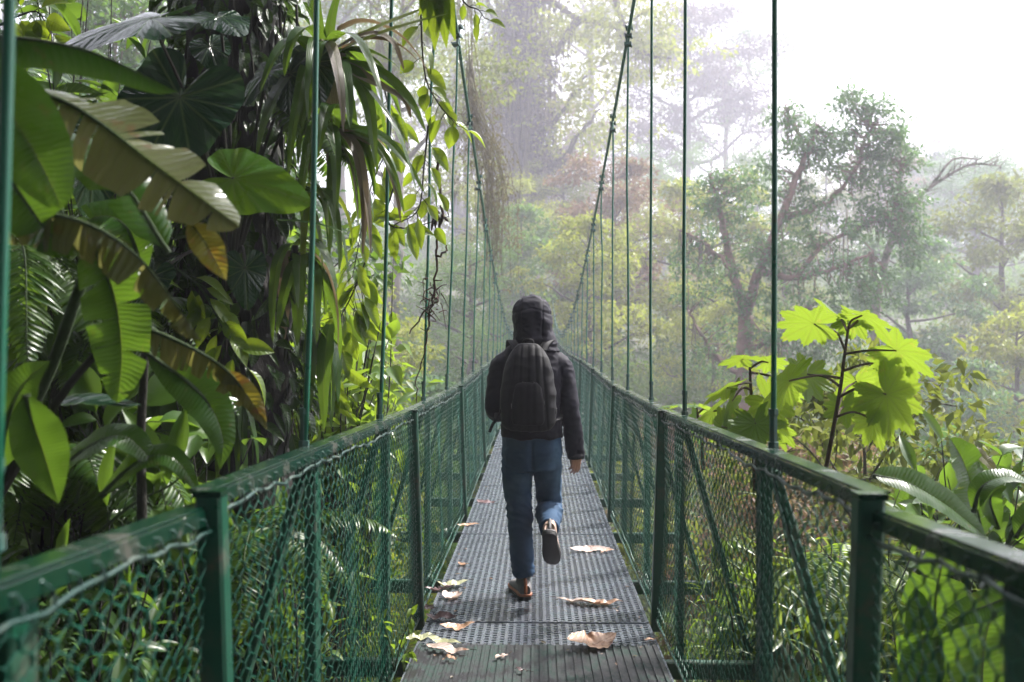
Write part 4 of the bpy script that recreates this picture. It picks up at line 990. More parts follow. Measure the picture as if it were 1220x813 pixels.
strap_plant('strap_epiphyte', 'yellow green strap leaved epiphyte low on the right of the trunk', (360, 225, 4.8), 13, .5, .055, [SL, S_, SL], (-1.2, 1.6), (-.2, .8), 4.0, 36)
strap_plant('strap_epiphyte', 'small strap plant hanging straight down at the trunk foot', (280, 462, 4.6), 9, .45, .05, [S_], (-2.6, .3), (-1.2, -.2), 5.0, 34)
strap_plant('strap_epiphyte', 'broad hanging blades on the trunk just above the left rail', (378, 390, 4.9), 7, .45, .085, [S_], (-2.6, 1), (-.9, .1), 6.0, 35)
hb = empty('hanging_fan_leaf', P(520, -40, 4.4), 'bright green fan leaf hanging down at the top between the left hangers', 'palm leaf')
for i, (x0, x1, y1, w) in enumerate(((512, 505, 40, .07), (518, 518, 62, .075), (526, 532, 58, .08), (530, 543, 50, .07), (508, 498, 20, .06), (522, 525, 40, .06))):
    mb = MB(); blade(mb, [P(520, -45, 4.4)-toE(hb), P(x0, -10, 4.38)-toE(hb), P((x0+x1)/2, y1*.5, 4.36)-toE(hb), P(x1, y1, 4.38)-toE(hb)], w, VW, fold=.2, prof=prof_ellip, nv=20, seed=i); mb.build('leaf', LM['vine'], hb)

# ---- ferns and leafy fillers in the left bank
def fern(name, label, c, n, L, mat, az, seed, wid=.15, g=2.2, cat='fern'):
    r = np.random.default_rng(seed); root = empty(name, P(*c), label, cat); rb, lf = MB(), MB()
    for i in range(n):
        a = az[0]+(az[1]-az[0])*(i+.5)/n+r.uniform(-.2, .2); e = r.uniform(.2, 1.0)
        d = RT*math.cos(a)*math.cos(e)+FW*math.sin(a)*math.cos(e)+UP*math.sin(e)
        p = bez(grav([0, 0, 0], d, L*r.uniform(.7, 1.15), g*r.uniform(.7, 1.3), 12, .03, int(r.integers(1e6))), 40); tube(rb, p, np.linspace(.005, .0015, 40), 4)
        k = np.arange(4, 40); t = nz(np.gradient(p, axis=0))[k]; s = nz(np.cross(t, UP)); pr = np.sin(np.pi*np.linspace(.12, 1, len(k))**.8)*.9+.1
        for sg in (-1, 1):
            leaves(lf, p[k], s*sg+t*.45+r.normal(0, .08, t.shape)-UP*.12, np.cross(s, t)+r.normal(0, .15, t.shape), wid*pr*r.uniform(.85, 1.1, len(k)), L/36*.85*np.ones(len(k)), .35, TM)
    rb.build('rachis', ST, root)['kind'] = 'stuff'; lf.build('foliage', mat, root); return root
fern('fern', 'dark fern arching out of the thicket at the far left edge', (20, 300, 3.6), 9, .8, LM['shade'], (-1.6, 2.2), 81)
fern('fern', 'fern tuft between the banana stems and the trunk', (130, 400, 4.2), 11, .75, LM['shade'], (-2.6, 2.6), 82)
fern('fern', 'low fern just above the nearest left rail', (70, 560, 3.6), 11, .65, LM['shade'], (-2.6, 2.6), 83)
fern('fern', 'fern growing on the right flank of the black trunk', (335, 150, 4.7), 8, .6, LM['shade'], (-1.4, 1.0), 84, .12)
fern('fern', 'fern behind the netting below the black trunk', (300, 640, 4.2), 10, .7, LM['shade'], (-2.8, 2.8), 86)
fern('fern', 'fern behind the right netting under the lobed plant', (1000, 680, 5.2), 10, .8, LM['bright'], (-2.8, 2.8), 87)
def filler(name, label, c, rad, n, L, W, mat, seed):
    r = np.random.default_rng(seed); b0 = P(*c); z0 = float(th(b0[0], b0[1])); root = empty(name, (b0[0], b0[1], z0), label, 'leafy plant'); st, lf = MB(), MB(); cc = b0-toE(root)
    k = 0
    while k < n:
        e = cc+np.clip(r.normal(0, 1, 3), -1.6, 1.2)*np.array([rad, rad, rad*1.1]); p = bez([[r.normal(0, .08), r.normal(0, .08), 0], e*np.array([.4, .4, .6])+r.normal(0, .08, 3), e], 14)
        if np.abs(p[:, 0]+b0[0]).min() < .95: k += 1; continue
        tube(st, p, np.linspace(.009, .003, 14), 5); m = 9; i = r.integers(5, 14, m); d = nz(r.normal(0, .8, (m, 3))+nz(np.gradient(p, axis=0))[i]*.5-UP*.35)
        LL = L*r.uniform(.5, 1.25, m); ok = np.minimum(np.abs(p[i, 0]+b0[0]), np.abs((p[i]+d*LL[:, None])[:, 0]+b0[0])) > .92; k += 1
        leaves(lf, p[i][ok], d[ok], (UP+VW*.3+r.normal(0, .35, (m, 3)))[ok], LL[ok], (W*r.uniform(.6, 1.2, m))[ok], r.uniform(.1, .6, m)[ok], TM)
    st.build('stem', STD, root)['kind'] = 'stuff'; lf.build('foliage', mat, root); return root
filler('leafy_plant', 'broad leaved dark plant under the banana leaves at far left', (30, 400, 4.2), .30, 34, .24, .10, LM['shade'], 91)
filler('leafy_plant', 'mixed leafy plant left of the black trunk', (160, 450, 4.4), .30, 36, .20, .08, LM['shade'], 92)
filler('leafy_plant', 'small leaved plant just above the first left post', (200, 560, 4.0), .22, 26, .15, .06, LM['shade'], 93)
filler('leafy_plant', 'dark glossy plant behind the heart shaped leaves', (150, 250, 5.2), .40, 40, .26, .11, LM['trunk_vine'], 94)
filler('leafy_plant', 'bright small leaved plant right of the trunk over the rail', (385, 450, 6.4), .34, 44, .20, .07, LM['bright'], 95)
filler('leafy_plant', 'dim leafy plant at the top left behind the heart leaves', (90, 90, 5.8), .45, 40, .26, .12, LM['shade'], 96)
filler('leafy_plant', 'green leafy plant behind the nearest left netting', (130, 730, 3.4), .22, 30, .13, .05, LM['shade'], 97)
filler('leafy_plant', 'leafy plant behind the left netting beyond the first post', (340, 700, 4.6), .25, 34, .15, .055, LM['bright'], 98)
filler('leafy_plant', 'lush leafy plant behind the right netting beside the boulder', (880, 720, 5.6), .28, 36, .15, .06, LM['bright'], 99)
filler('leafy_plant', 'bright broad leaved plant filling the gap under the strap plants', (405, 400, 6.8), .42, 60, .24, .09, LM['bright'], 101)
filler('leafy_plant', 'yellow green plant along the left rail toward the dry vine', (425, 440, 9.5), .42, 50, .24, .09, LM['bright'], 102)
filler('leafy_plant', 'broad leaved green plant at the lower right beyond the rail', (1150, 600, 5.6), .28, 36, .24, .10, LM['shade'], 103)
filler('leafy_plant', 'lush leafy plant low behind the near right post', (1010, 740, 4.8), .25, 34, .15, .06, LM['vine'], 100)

# ---- leafy vines and twigs
def sprig(name, label, pts, n, L, W, mat, seed, stem=STD, cat='vine', r0=.006, spread=.9, side=None, hang=.6, twig=.05):
    r = np.random.default_rng(seed); root = empty(name, P(*pts[0]), label, cat); L0 = toE(root); c = bez([P(*q)-L0 for q in pts], 50)
    mb = MB(); tube(mb, c, np.linspace(r0, r0*.4, 50), 6); lf = MB()
    k = np.linspace(6, 49, n).astype(int); t = nz(np.gradient(c, axis=0))[k]
    sg = np.where(np.arange(n) % 2 == 0, 1, -1)[:, None]
    d = nz(np.cross(t, np.broadcast_to(FW, t.shape))*sg*spread+t*.6+r.normal(0, .3, (n, 3))+np.array([0, 0, -hang])); b0 = c[k]+d*twig*r.uniform(.4, 1.2, (n, 1))
    for a_, b_ in zip(c[k], b0): tube(mb, [a_, (a_+b_)/2+np.array([0, 0, .004]), b_], r0*.35, 4)
    nn = nz(VW*.6+UP*.6+r.normal(0, .3, (n, 3)))
    leaves(lf, b0, d, nn, L*r.uniform(.65, 1.2, n), W*r.uniform(.7, 1.2, n), r.uniform(.1, .5, n), TM)
    mb.build('stem', stem, root); lf.build('foliage', mat, root); return root
sprig('leafy_vine', 'bright leafed vine hanging beside the third left hanger rod', [(500, -30, 5.2), (505, 80, 5.2), (520, 120, 5.2), (545, 150, 5.2)], 17, .125, .07, LM['vine'], 41)
sprig('leafy_vine', 'vine with yellowing leaves above the dry twigs', [(510, 150, 5.2), (505, 200, 5.2), (498, 250, 5.2), (470, 268, 5.2)], 13, .14, .06, LM['vine'], 42)
sprig('leafy_vine', 'thin vine tip with three leaves under the left main cable', [(470, 220, 5.3), (460, 262, 5.3), (485, 272, 5.3), (535, 258, 5.3)], 9, .14, .065, LM['vine'], 43)
sprig('leafy_vine', 'small leafy twig at the top beside the left main cable', [(540, -20, 5.4), (555, 5, 5.4), (570, 12, 5.4), (577, 22, 5.4)], 7, .09, .05, LM['vine'], 44)
sprig('leafy_vine', 'green leafed climber crossing the black trunk low down', [(210, 320, 4.2), (240, 345, 4.2), (262, 385, 4.2), (285, 430, 4.2)], 15, .17, .07, LM['vine'], 45, ST)
sprig('leafy_vine', 'bright leaves climbing up behind the banana leaves at top left', [(0, 30, 4.8), (20, 20, 4.8), (45, 15, 4.8), (60, 40, 4.8)], 12, .15, .09, LM['vine'], 46)
sprig('leafy_vine', 'yellowish leafy vine at the right of the strap plants', [(455, 90, 5.6), (465, 160, 5.6), (440, 230, 5.6), (420, 330, 5.6)], 34, .16, .065, LM['vine'], 47, hang=.9)
sprig('leafy_vine', 'leafy vine mass low between the trunk and the second left hanger', [(440, 300, 6.0), (420, 350, 6.0), (395, 400, 6.0), (380, 450, 6.0)], 44, .19, .08, LM['vine'], 48, hang=.8, twig=.12)
sprig('leafy_vine', 'broad green leaves low in front of the shaded thicket at left', [(90, 600, 3.4), (110, 540, 3.4), (150, 500, 3.4), (190, 520, 3.4)], 16, .20, .11, LM['shade'], 49, ST, twig=.08)
sprig('leafy_vine', 'large leaves just over the nearest left rail', [(110, 640, 3.2), (160, 600, 3.2), (200, 580, 3.2), (225, 560, 3.2)], 14, .19, .08, LM['shade'], 50, ST, twig=.08)
def dry_vine():
    root = empty('dry_vine', P(520, 180, 5.6), 'dry brown twig vine hanging down behind the left hanger rods', 'vine'); L0 = toE(root); mb = MB(); W = lambda l: [P(a, b, 5.6)-L0 for a, b in l]
    def t(l, r0, r1, n=26):
        p = bez(W(l), n); p[1:-1] += rng.normal(0, .005, (n-2, 3)); tube(mb, p, np.linspace(r0, r1, n), 5); return p
    t([(520, 180), (523, 225), (527, 250), (521, 285), (521, 305), (518, 350), (522, 358), (508, 368), (497, 385), (488, 398)], .009, .004, 40)
    t([(518, 350), (512, 372), (510, 395), (506, 420), (496, 460), (496, 480)], .006, .003, 30)
    t([(521, 305), (530, 300), (532, 292)], .008, .004, 8)
    for _ in range(34):
        s = P(515+rng.normal(0, 5), rng.uniform(330, 376), 5.6)-L0; e = s+rng.normal(0, .045, 3)+np.array([0, 0, -.03]); tube(mb, bez([s, (s+e)/2+rng.normal(0, .02, 3), e], 6), np.linspace(.004, .0015, 6), 4)
    for _ in range(12):
        s = P(521+rng.normal(0, 5), rng.uniform(248, 262), 5.6)-L0; tube(mb, bez([s, s+rng.normal(0, .02, 3)-UP*.04], 4), [.004, .008, .008, .002], 4)
    mb.build('stem', STB, root)
dry_vine()
b = P(440, 460, 5.0)
def weed():
    root = empty('deck_weed', P(470, 775, 4.75), 'small leafy weed poking through the gap at the left deck edge', 'weed'); L0 = toE(root); st, lf = MB(), MB()
    for l in ([(470, 800), (478, 765), (488, 740), (492, 725)], [(470, 800), (465, 770), (458, 745), (450, 735)], [(470, 810), (476, 790), (484, 780), (490, 775)]):
        p = bez([P(a, b, 4.75)-L0 for a, b in l], 12); tube(st, p, np.linspace(.004, .002, 12), 5); d = rng.normal(0, .6, (7, 3))+np.array([0, 0, -.1]); leaves(lf, p[[4, 5, 7, 8, 9, 10, 11]], d, UP+rng.normal(0, .3, (7, 3)), .06, .028, .3, TM)
    st.build('stem', ST, root); lf.build('foliage', LM['bright'], root)
weed()

# ---- plants with big lobed leaves at right
def lobed_plant(name, label, stem, lvs, seed):
    r = np.random.default_rng(seed); root = empty(name, P(*stem[0]), label, 'plant'); L0 = toE(root); c = bez([P(*q)-L0 for q in stem], 40)
    mb = MB(); tube(mb, c, np.linspace(.013, .006, 40), 8); mb.build('stem', STB, root)
    for i, (k, px, py, D, tx, ty, tz, nx, ny, nz_, s) in enumerate(lvs):
        q = P(px, py, D)-L0; tip = RT*tx+UP*ty+VW*tz; nn = RT*nx+UP*ny-VW*abs(nz_)*.9; mb = MB()
        polar_leaf(mb, q, tip, nn, R_lobed(s*.86, 9, seed*20+i), .22, np.pi*.98, 210, 9, .012, 9.*2*np.pi/(4.9*9/8), i, .22)
        o = mb.build('leaf', LM['lobed'], root)
        a = c[int(k*39)]; mb = MB(); tube(mb, bez([a, (a+q)/2+UP*.02+r.normal(0, .01, 3), q], 14), np.linspace(.0075, .0045, 14), 6); mb.build('leaf_stalk', STB, o)
lobed_plant('lobed_leaf_plant', 'tall plant with big backlit lobed leaves beyond the right rail', [(978, 590, 4.9), (986, 548, 4.9), (1000, 470, 4.9), (1006, 425, 4.9), (1011, 388, 4.9)], [
    (.82, 970, 386, 4.75, -.8, .1, -.4, .0, .75, .7, .22), (.95, 1000, 380, 5.2, -.3, .5, -.6, 0, .7, -.6, .19), (.97, 1027, 376, 4.95, .85, -.25, .3, .1, .9, .25, .21), (.99, 1017, 382, 5.1, .1, -.6, -.6, .2, .6, .7, .16),
    (.78, 1068, 418, 4.75, .7, -.4, .3, .3, .7, .6, .24), (.66, 1062, 434, 4.9, .6, -.7, .1, .4, .5, .6, .20), (.60, 940, 454, 4.7, -.7, -.3, .3, -.2, .6, .75, .24), (.55, 962, 446, 5.1, -.2, -.8, .3, 0, .5, .8, .20),
    (.50, 1056, 470, 4.65, .5, -.75, .35, .3, .5, .7, .25), (.42, 1040, 500, 4.8, .65, -.6, .4, .2, .5, .75, .18), (.45, 1020, 455, 5.2, .3, -.6, -.4, .1, .6, .7, .18), (.4, 1005, 485, 5.1, .1, -.9, .2, .1, .4, .8, .15)], 3)
lobed_plant('lobed_leaf_plant', 'shorter lobed leaf plant crowded behind the right rail', [(900, 585, 5.3), (898, 540, 5.3), (897, 500, 5.3), (894, 455, 5.3), (893, 430, 5.3)], [
    (.95, 885, 428, 5.2, -.8, .1, .2, -.1, .9, .35, .16), (.9, 915, 432, 5.3, .8, .1, .2, .2, .8, .5, .14), (.75, 866, 462, 5.0, -.9, -.2, .3, -.3, .8, .4, .17), (.7, 872, 478, 5.2, -.5, -.6, .5, -.1, .6, .75, .22), (.6, 915, 480, 5.1, .5, -.6, .4, .1, .6, .7, .23),
    (.5, 850, 490, 5.4, -.7, -.4, .3, 0, .7, .6, .2), (.5, 900, 505, 5.0, .1, -.8, .5, 0, .5, .8, .2), (.4, 925, 510, 5.3, .6, -.5, .4, .1, .6, .7, .18), (.85, 935, 462, 5.4, .6, -.2, .3, .1, .8, .5, .17), (.4, 860, 508, 5.2, -.4, -.7, .4, 0, .6, .7, .18)], 4)
lobed_plant('lobed_leaf_plant', 'low lobed leaves with one pale glossy leaf at the last right hanger rods', [(838, 560, 6.2), (836, 530, 6.2), (832, 500, 6.2), (830, 486, 6.2)], [
    (.95, 815, 482, 6.1, -.9, .05, .1, 0, 1, .1, .19), (.8, 845, 490, 6.2, .7, -.2, .4, .1, .8, .5, .18), (.6, 828, 505, 6.0, -.3, -.7, .5, 0, .6, .7, .18), (.6, 862, 515, 6.2, .5, -.6, .4, .1, .6, .7, .18)], 5)

# ---- banana like plant at lower right
b = P(1190, 760, 3.6); bq = empty('banana_plant', (b[0], b[1], float(th(b[0], b[1]))), 'young banana plant with broad green leaves at the lower right', 'banana plant')
big_leaf(bq, LM['banana'], [(1040, 566, 3.6), (1080, 575, 3.6), (1125, 600, 3.6), (1175, 640, 3.6)], .13, UP*.7+VW*.7, fold=.35, prof=prof_oblong, ruf=.04, seed=21)
big_leaf(bq, LM['banana'], [(1172, 640, 3.9), (1160, 590, 3.9), (1148, 550, 3.9), (1132, 522, 3.9)], .20, VW*.8+RT*.35, fold=.3, prof=prof_oblong, ruf=.08, torn=5, droop=.5, seed=22)
big_leaf(bq, LM['banana_dry'], [(1150, 530, 3.95), (1165, 540, 3.95), (1180, 555, 3.95), (1190, 572, 3.95)], .06, VW*.6+UP*.6, fold=.3, ruf=.1, seed=23, mid=.002)
big_leaf(bq, LM['banana'], [(1160, 610, 3.7), (1170, 580, 3.7), (1200, 568, 3.7), (1240, 582, 3.7)], .10, UP*.9+VW*.4, fold=.3, ruf=.05, seed=24)
big_leaf(bq, LM['banana'], [(1190, 630, 3.7), (1180, 600, 3.7), (1185, 585, 3.7), (1200, 580, 3.7)], .09, VW*.7+UP*.4, fold=.3, ruf=.05, seed=25)
big_leaf(bq, LM['banana'], [(1130, 900, 3.3), (1120, 800, 3.3), (1115, 720, 3.3), (1130, 640, 3.3)], .26, VW*.9-RT*.3, fold=.2, prof=prof_oblong, ruf=.06, torn=3, seed=26)
big_leaf(bq, LM['banana'], [(1180, 900, 3.4), (1170, 820, 3.4), (1180, 740, 3.4), (1220, 680, 3.4)], .22, VW*.9+RT*.2, fold=.2, prof=prof_oblong, ruf=.06, seed=27)
big_leaf(bq, LM['banana'], [(1230, 700, 3.2), (1180, 720, 3.2), (1140, 735, 3.2), (1110, 760, 3.2)], .10, UP*.6+VW*.7, fold=.3, ruf=.05, seed=28)
big_leaf(bq, LM['banana'], [(1075, 900, 3.3), (1085, 830, 3.3), (1100, 780, 3.3), (1090, 700, 3.3)], .16, VW*.9, fold=.2, prof=prof_oblong, ruf=.06, seed=29)
big_leaf(bq, LM['banana'], [(1210, 640, 3.6), (1225, 620, 3.6), (1250, 612, 3.6), (1290, 640, 3.6)], .13, UP*.8+VW*.5, fold=.3, ruf=.05, seed=30)
big_leaf(bq, LM['anth'], [(1200, 650, 3.7), (1208, 630, 3.7), (1225, 612, 3.7), (1260, 605, 3.7)], .07, UP*.9+VW*.3, fold=.2, ruf=.05, seed=31)
stalk(bq, [(1185, 900, 3.6), (1180, 760, 3.65), (1172, 640, 3.8)], .035, .015)
# ---- grassy bamboo behind the right netting
def grass_clump(name, label, px, py, D, n, H, seed, mat, sp=.5):
    r = np.random.default_rng(seed); b = P(px, py, D); z = float(th(b[0], b[1])); root = empty(name, (b[0], b[1], z), label, 'grass clump'); st, lf = MB(), MB(); top = b[2]-z
    for i in range(n):
        a = r.uniform(0, 6.28); d = np.array([math.cos(a)*sp, math.sin(a)*sp, 1.4]); h = top*r.uniform(.55, 1.15)
        p = grav([r.normal(0, .12), r.normal(0, .12), -.05], d, h*1.1, 1.0, 12, .05, i+seed*100)
        if np.abs(p[:, 0]+b[0]).min() < .84: continue
        tube(st, p, np.linspace(.006, .002, 13), 4)
        k = r.integers(3, 13, 17); t = nz(np.gradient(p, axis=0))[k]; dd = nz(t*.5+r.normal(0, .7, (17, 3))+np.array([0, 0, -.15]))
        LL = H*r.uniform(.6, 1.2, 17); ok = np.minimum(np.abs(p[k, 0]+b[0]), np.abs((p[k]+dd*LL[:, None])[:, 0]+b[0])) > .84
        if not ok.any(): continue
        leaves(lf, p[k][ok], dd[ok], (UP+r.normal(0, .5, (17, 3)))[ok], LL[ok], .015*r.uniform(.7, 1.4, ok.sum()), r.uniform(.2, .7, ok.sum()), TM)
    st.build('stem', ST, root); lf.build('foliage', mat, root)
grass_clump('bamboo_grass', 'fine leaved bamboo grass behind the netting left of the near right post', 985, 580, 4.9, 46, .17, 61, LM['grass'])
grass_clump('bamboo_grass', 'second bamboo grass tuft lower and right of the near post', 1080, 640, 5.4, 34, .17, 62, LM['grass'])
grass_clump('bamboo_grass', 'sparse bamboo grass under the lobed leaves', 1040, 560, 6.6, 34, .2, 63, LM['grass'])
grass_clump('bamboo_grass', 'bamboo grass behind the second right netting panel', 880, 640, 6.4, 34, .18, 64, LM['bright'])
grass_clump('bamboo_grass', 'pale fern grass behind the nearest left netting', 130, 650, 3.3, 40, .14, 65, LM['tree_blue'])
grass_clump('bamboo_grass', 'fern grass just beyond the first left post', 290, 660, 3.9, 30, .14, 66, LM['tree_blue'])
grass_clump('bamboo_grass', 'bright grass behind the left netting past the trunk', 420, 640, 6.2, 40, .18, 67, LM['bright'])
# pale mottled boulder
def boulder():
    b = P(938, 775, 4.9); z = float(th(b[0], b[1])); root_z = z-.1
    import bmesh
    bm = bmesh.new(); bmesh.ops.create_icosphere(bm, subdivisions=4, radius=1)
    hh = (b[2]+.12)-root_z
    for v in bm.verts:
        c = v.co.copy(); k = 1+.28*mnoise.noise(c*1.3+Vector((3, 1, 2)))+.08*mnoise.noise(c*4)
        v.co = Vector((c.x*.13*k, c.y*.16*k, (c.z+1)/2*hh*k))
    me = bpy.data.meshes.new('boulder'); bm.to_mesh(me); bm.free(); me.polygons.foreach_set('use_smooth', np.ones(len(me.polygons), bool))
    m, nt, N, K = mat_new('pale_rock'); g = G(nt); tc = g.n('ShaderNodeTexCoord'); n1 = g.noise(tc.outputs['Object'], 14, 6, .7); n2 = g.noise(tc.outputs['Object'], 5, 4)
    g.out(g.princ(g.mix(g.mr(n2, .5, .6), g.mix(n1, (.34, .34, .31), (.55, .54, .50)), (.06, .08, .04)), .75, 0, g.bump(n1, .6, .02))); me.materials.append(m)
    tag(link('boulder', me, None, (b[0], b[1], root_z)), 'pale mottled boulder behind the right netting near the deck', 'boulder')
boulder()

# ---- fallen leaves lying on the deck
def deck_point(px, py):
    D = 5.
    for _ in range(12):
        p = P(px, py, D); z = dz(p[1])+(.019 if p[1] < 5.13 else .001); D = (EYE[2]-z)*FPX/(py-CY)
    return P(px, py, D)
def litter(px, py, Lp, ang, wid, mat, label, curl=.3, seed=0, lift=.012, fold=.35, torn=0, name='fallen_leaf'):
    p = deck_point(px, py); s = (p[1])/FPX; L = Lp*1.25*s; a = R(ang); r = np.random.default_rng(seed+900)
    d = np.array([math.cos(a), math.sin(a), 0]); sd = np.array([-d[1], d[0], 0])
    base = p+UP*lift; n = 7; t = np.linspace(-.5, .5, n)
    z = curl*L*(np.abs(t)**2)*r.uniform(.7, 1.5, n)+r.normal(0, .006, n); z -= z.min()
    path = d*t[:, None]*L+sd*(np.sin(t*4+seed)*.06*L)[:, None]+UP*z[:, None]
    mb = MB(); blade(mb, path, L*wid, UP, fold=fold, fold2=fold*r.uniform(-.4, 1.3), prof=prof_ellip, nv=30, nu=4, ruf=.07, seed=seed, torn=torn//2, droop=-.3)
    v = np.concatenate(mb.v); dzv = -(v[:, 2].min()); mb.v = [q+UP*dzv for q in mb.v]
    o = mb.build(name, mat); o.location = p+UP*.003
    sk = MB(); e = path[-1]+UP*dzv; tube(sk, bez([e, e+d*.015+UP*.004, e+d*.035+sd*.008], 6), [.0022, .002, .0018, .0016, .0014, .001], 5); sk.build('stalk', STB, o)
    tag(o, label, 'fallen leaf', 'fallen leaves on the deck')
def leaf_bits():
    mb = MB(); N = 150; x = rng.uniform(-.6, .6, N); e = rng.random(N) < .5; x[e] = np.sign(x[e])*rng.uniform(.45, .61, e.sum()); y = rng.uniform(3.2, 15, N)
    b_ = np.array([(a, c, dz(c)+(.021 if c < 5.13 else .004)) for a, c in zip(x, y)]); d = np.stack([*rng.normal(0, 1, (2, N)), np.zeros(N)], -1)
    leaves(mb, b_, d, UP+rng.normal(0, .12, (N, 3)), rng.uniform(.015, .05, N), rng.uniform(.006, .02, N), -.05, TM); tag(mb.build('leaf_litter', LM['litter_bits']), kind='stuff')
LM['litter_bits'] = leaf_mat('leaf_bits', [(.10, .06, .035), (.22, .13, .08), (.06, .04, .03), (.16, .14, .06)], (.1, .06, .03), .1, .5)
leaf_bits()
lp_, lt_, lu_, lg_ = LM['litter_pale'], LM['litter_tan'], LM['litter_purple'], LM['litter_green']
litter(703, 657, 40, 8, .36, lp_, 'pinkish curled leaf right of the walker\'s raised shoe', .25, 1)
litter(724, 659, 14, 20, .5, lt_, 'small orange brown leaf touching the pinkish one by the raised shoe', .2, 2)
litter(690, 719, 44, 175, .34, lp_, 'pale leaf, left one of the overlapping pair right of the planted shoe', .3, 3)
litter(716, 721, 44, 12, .34, lt_, 'pale leaf with brown tip, right one of the overlapping pair', .35, 4)
litter(706, 768, 54, 25, .62, lt_, 'largest tan leaf lying on the front tread plate edge', .35, 5, fold=.3)
litter(540, 700, 32, 20, .5, lg_, 'cream yellow leaf in the heap left of the planted shoe', .5, 6)
litter(524, 704, 34, 200, .4, lu_, 'purple red shrivelled leaf in the heap at the left deck edge', .4, 7, torn=4)
litter(541, 713, 26, 80, .8, lp_, 'white leaf standing out of the heap left of the planted shoe', .35, 8)
litter(545, 750, 34, 15, .36, lt_, 'curled tan leaf casting a dark shadow at the left front', .6, 9)
litter(529, 768, 36, 350, .42, lg_, 'broad olive cream leaf at the front tread plate edge', .4, 10)
litter(533, 776, 46, 340, .3, lp_, 'pale leaf lying partly under the olive cream one', .2, 11)
litter(499, 762, 30, 20, .38, lg_, 'pale green leaf at the left front corner of the grating', .3, 12)
litter(528, 738, 36, 340, .4, lu_, 'purple grey shrivelled leaf behind the curled tan one', .5, 13, torn=5)
litter(512, 727, 18, 300, .5, lu_, 'small torn purple leaf at the left deck edge', .4, 14, torn=3)
litter(598, 784, 17, 50, .36, lp_, 'tiny pinkish leaf alone on the dark tread plate', .3, 15)
litter(536, 787, 16, 0, .4, lt_, 'small orange leaf below the olive cream leaf', .1, 16)
litter(552, 674, 14, 320, .5, lt_, 'small brown leaf alone on the left of the middle panel', .4, 17)
litter(580, 600, 22, 335, .4, lu_, 'dark curled leaf behind the walker at the left', .7, 18)
litter(558, 627, 22, 355, .35, lt_, 'reddish leaf lying along the panel seam at left', .1, 19)
litter(776, 764, 16, 5, .35, lt_, 'small yellowish leaf at the right deck edge', .2, 20)
litter(620, 801, 14, 330, .4, lu_, 'small dark leaf at the bottom edge of the picture', .3, 21)
# ================================================================== the walker
def seg_loft(mb, secs, n=24, sides=28, pw=2.3):
    """closed loft through (center xyz, rx, ry, up-dir) sections; section plane: x axis and given forward axis"""
    secs = [(np.array(c, float), rx, ry) for c, rx, ry in secs]
    cs = bez([c for c, _, _ in secs], n); tt = np.linspace(0, len(secs)-1, n)
    rx = np.interp(tt, np.arange(len(secs)), [s[1] for s in secs]); ry = np.interp(tt, np.arange(len(secs)), [s[2] for s in secs])
    t = nz(np.gradient(cs, axis=0)); ax = np.array([1., 0, 0]); a = nz(ax-t*(t@ax)[:, None]); b = np.cross(t, a)
    th_ = np.arange(sides)/sides*2*np.pi; ct, st = np.cos(th_), np.sin(th_)
    ct, st = np.sign(ct)*np.abs(ct)**(2/pw), np.sign(st)*np.abs(st)**(2/pw)
    v = cs[:, None]+rx[:, None, None]*ct[None, :, None]*a[:, None]+ry[:, None, None]*st[None, :, None]*b[:, None]
    v = v.reshape(-1, 3); v = np.concatenate([v, cs[:1], cs[-1:]])
    i, j = np.meshgrid(np.arange(n-1), np.arange(sides), indexing='ij')
    q = np.stack([i*sides+j, i*sides+(j+1) % sides, (i+1)*sides+(j+1) % sides, (i+1)*sides+j], -1).reshape(-1, 4)
    B, T_ = n*sides, n*sides+1; tr = [(B, (k+1) % sides, k) for k in range(sides)]+[(T_, (n-1)*sides+k, (n-1)*sides+(k+1) % sides) for k in range(sides)]
    mb.add(v, q, tr); return mb
def ball(mb, c, r, n=12):
    c = np.array(c, float); r = np.broadcast_to(np.array(r, float), (3,)); z = np.linspace(-.98, .98, n)
    seg_ = [(c+np.array([0, 0, k*r[2]]), r[0]*math.sqrt(1-k*k), r[1]*math.sqrt(1-k*k)) for k in z]
    return seg_loft(mb, seg_, n*2, 20, 2.0)
def fuse(name, mb, voxel, smooth=6, mat=None, fac=.5):
    me = mb.mesh(name+'_raw', None); o = bpy.data.objects.new(name+'_raw', me); C.objects.link(o)
    m = o.modifiers.new('r', 'REMESH'); m.mode = 'VOXEL'; m.voxel_size = voxel; m.use_smooth_shade = True
    if smooth:
        s = o.modifiers.new('s', 'SMOOTH'); s.iterations = smooth; s.factor = fac
    dg = bpy.context.evaluated_depsgraph_get(); out = bpy.data.meshes.new_from_object(o.evaluated_get(dg)); out.name = name
    bpy.data.objects.remove(o); bpy.data.meshes.remove(me)
    if mat: out.materials.clear(); out.materials.append(mat)
    out.polygons.foreach_set('use_smooth', np.ones(len(out.polygons), bool)); return out
def getv(me):
    v = np.zeros(len(me.vertices)*3, np.float32); me.vertices.foreach_get('co', v); n = np.zeros_like(v); me.vertices.foreach_get('normal', n); return v.reshape(-1, 3), n.reshape(-1, 3)
def setv(me, v): me.vertices.foreach_set('co', v.astype(np.float32).ravel()); me.update()
def wrinkle(me, f):
    v, n = getv(me); d = np.array([f(Vector(p)) for p in v]); setv(me, v+n*d[:, None])
def fold_noise(p, sc, off=0.):
    a = mnoise.noise(Vector((p.x*sc[0]+off, p.y*sc[1], p.z*sc[2]))); return (1-abs(a)*2.2)
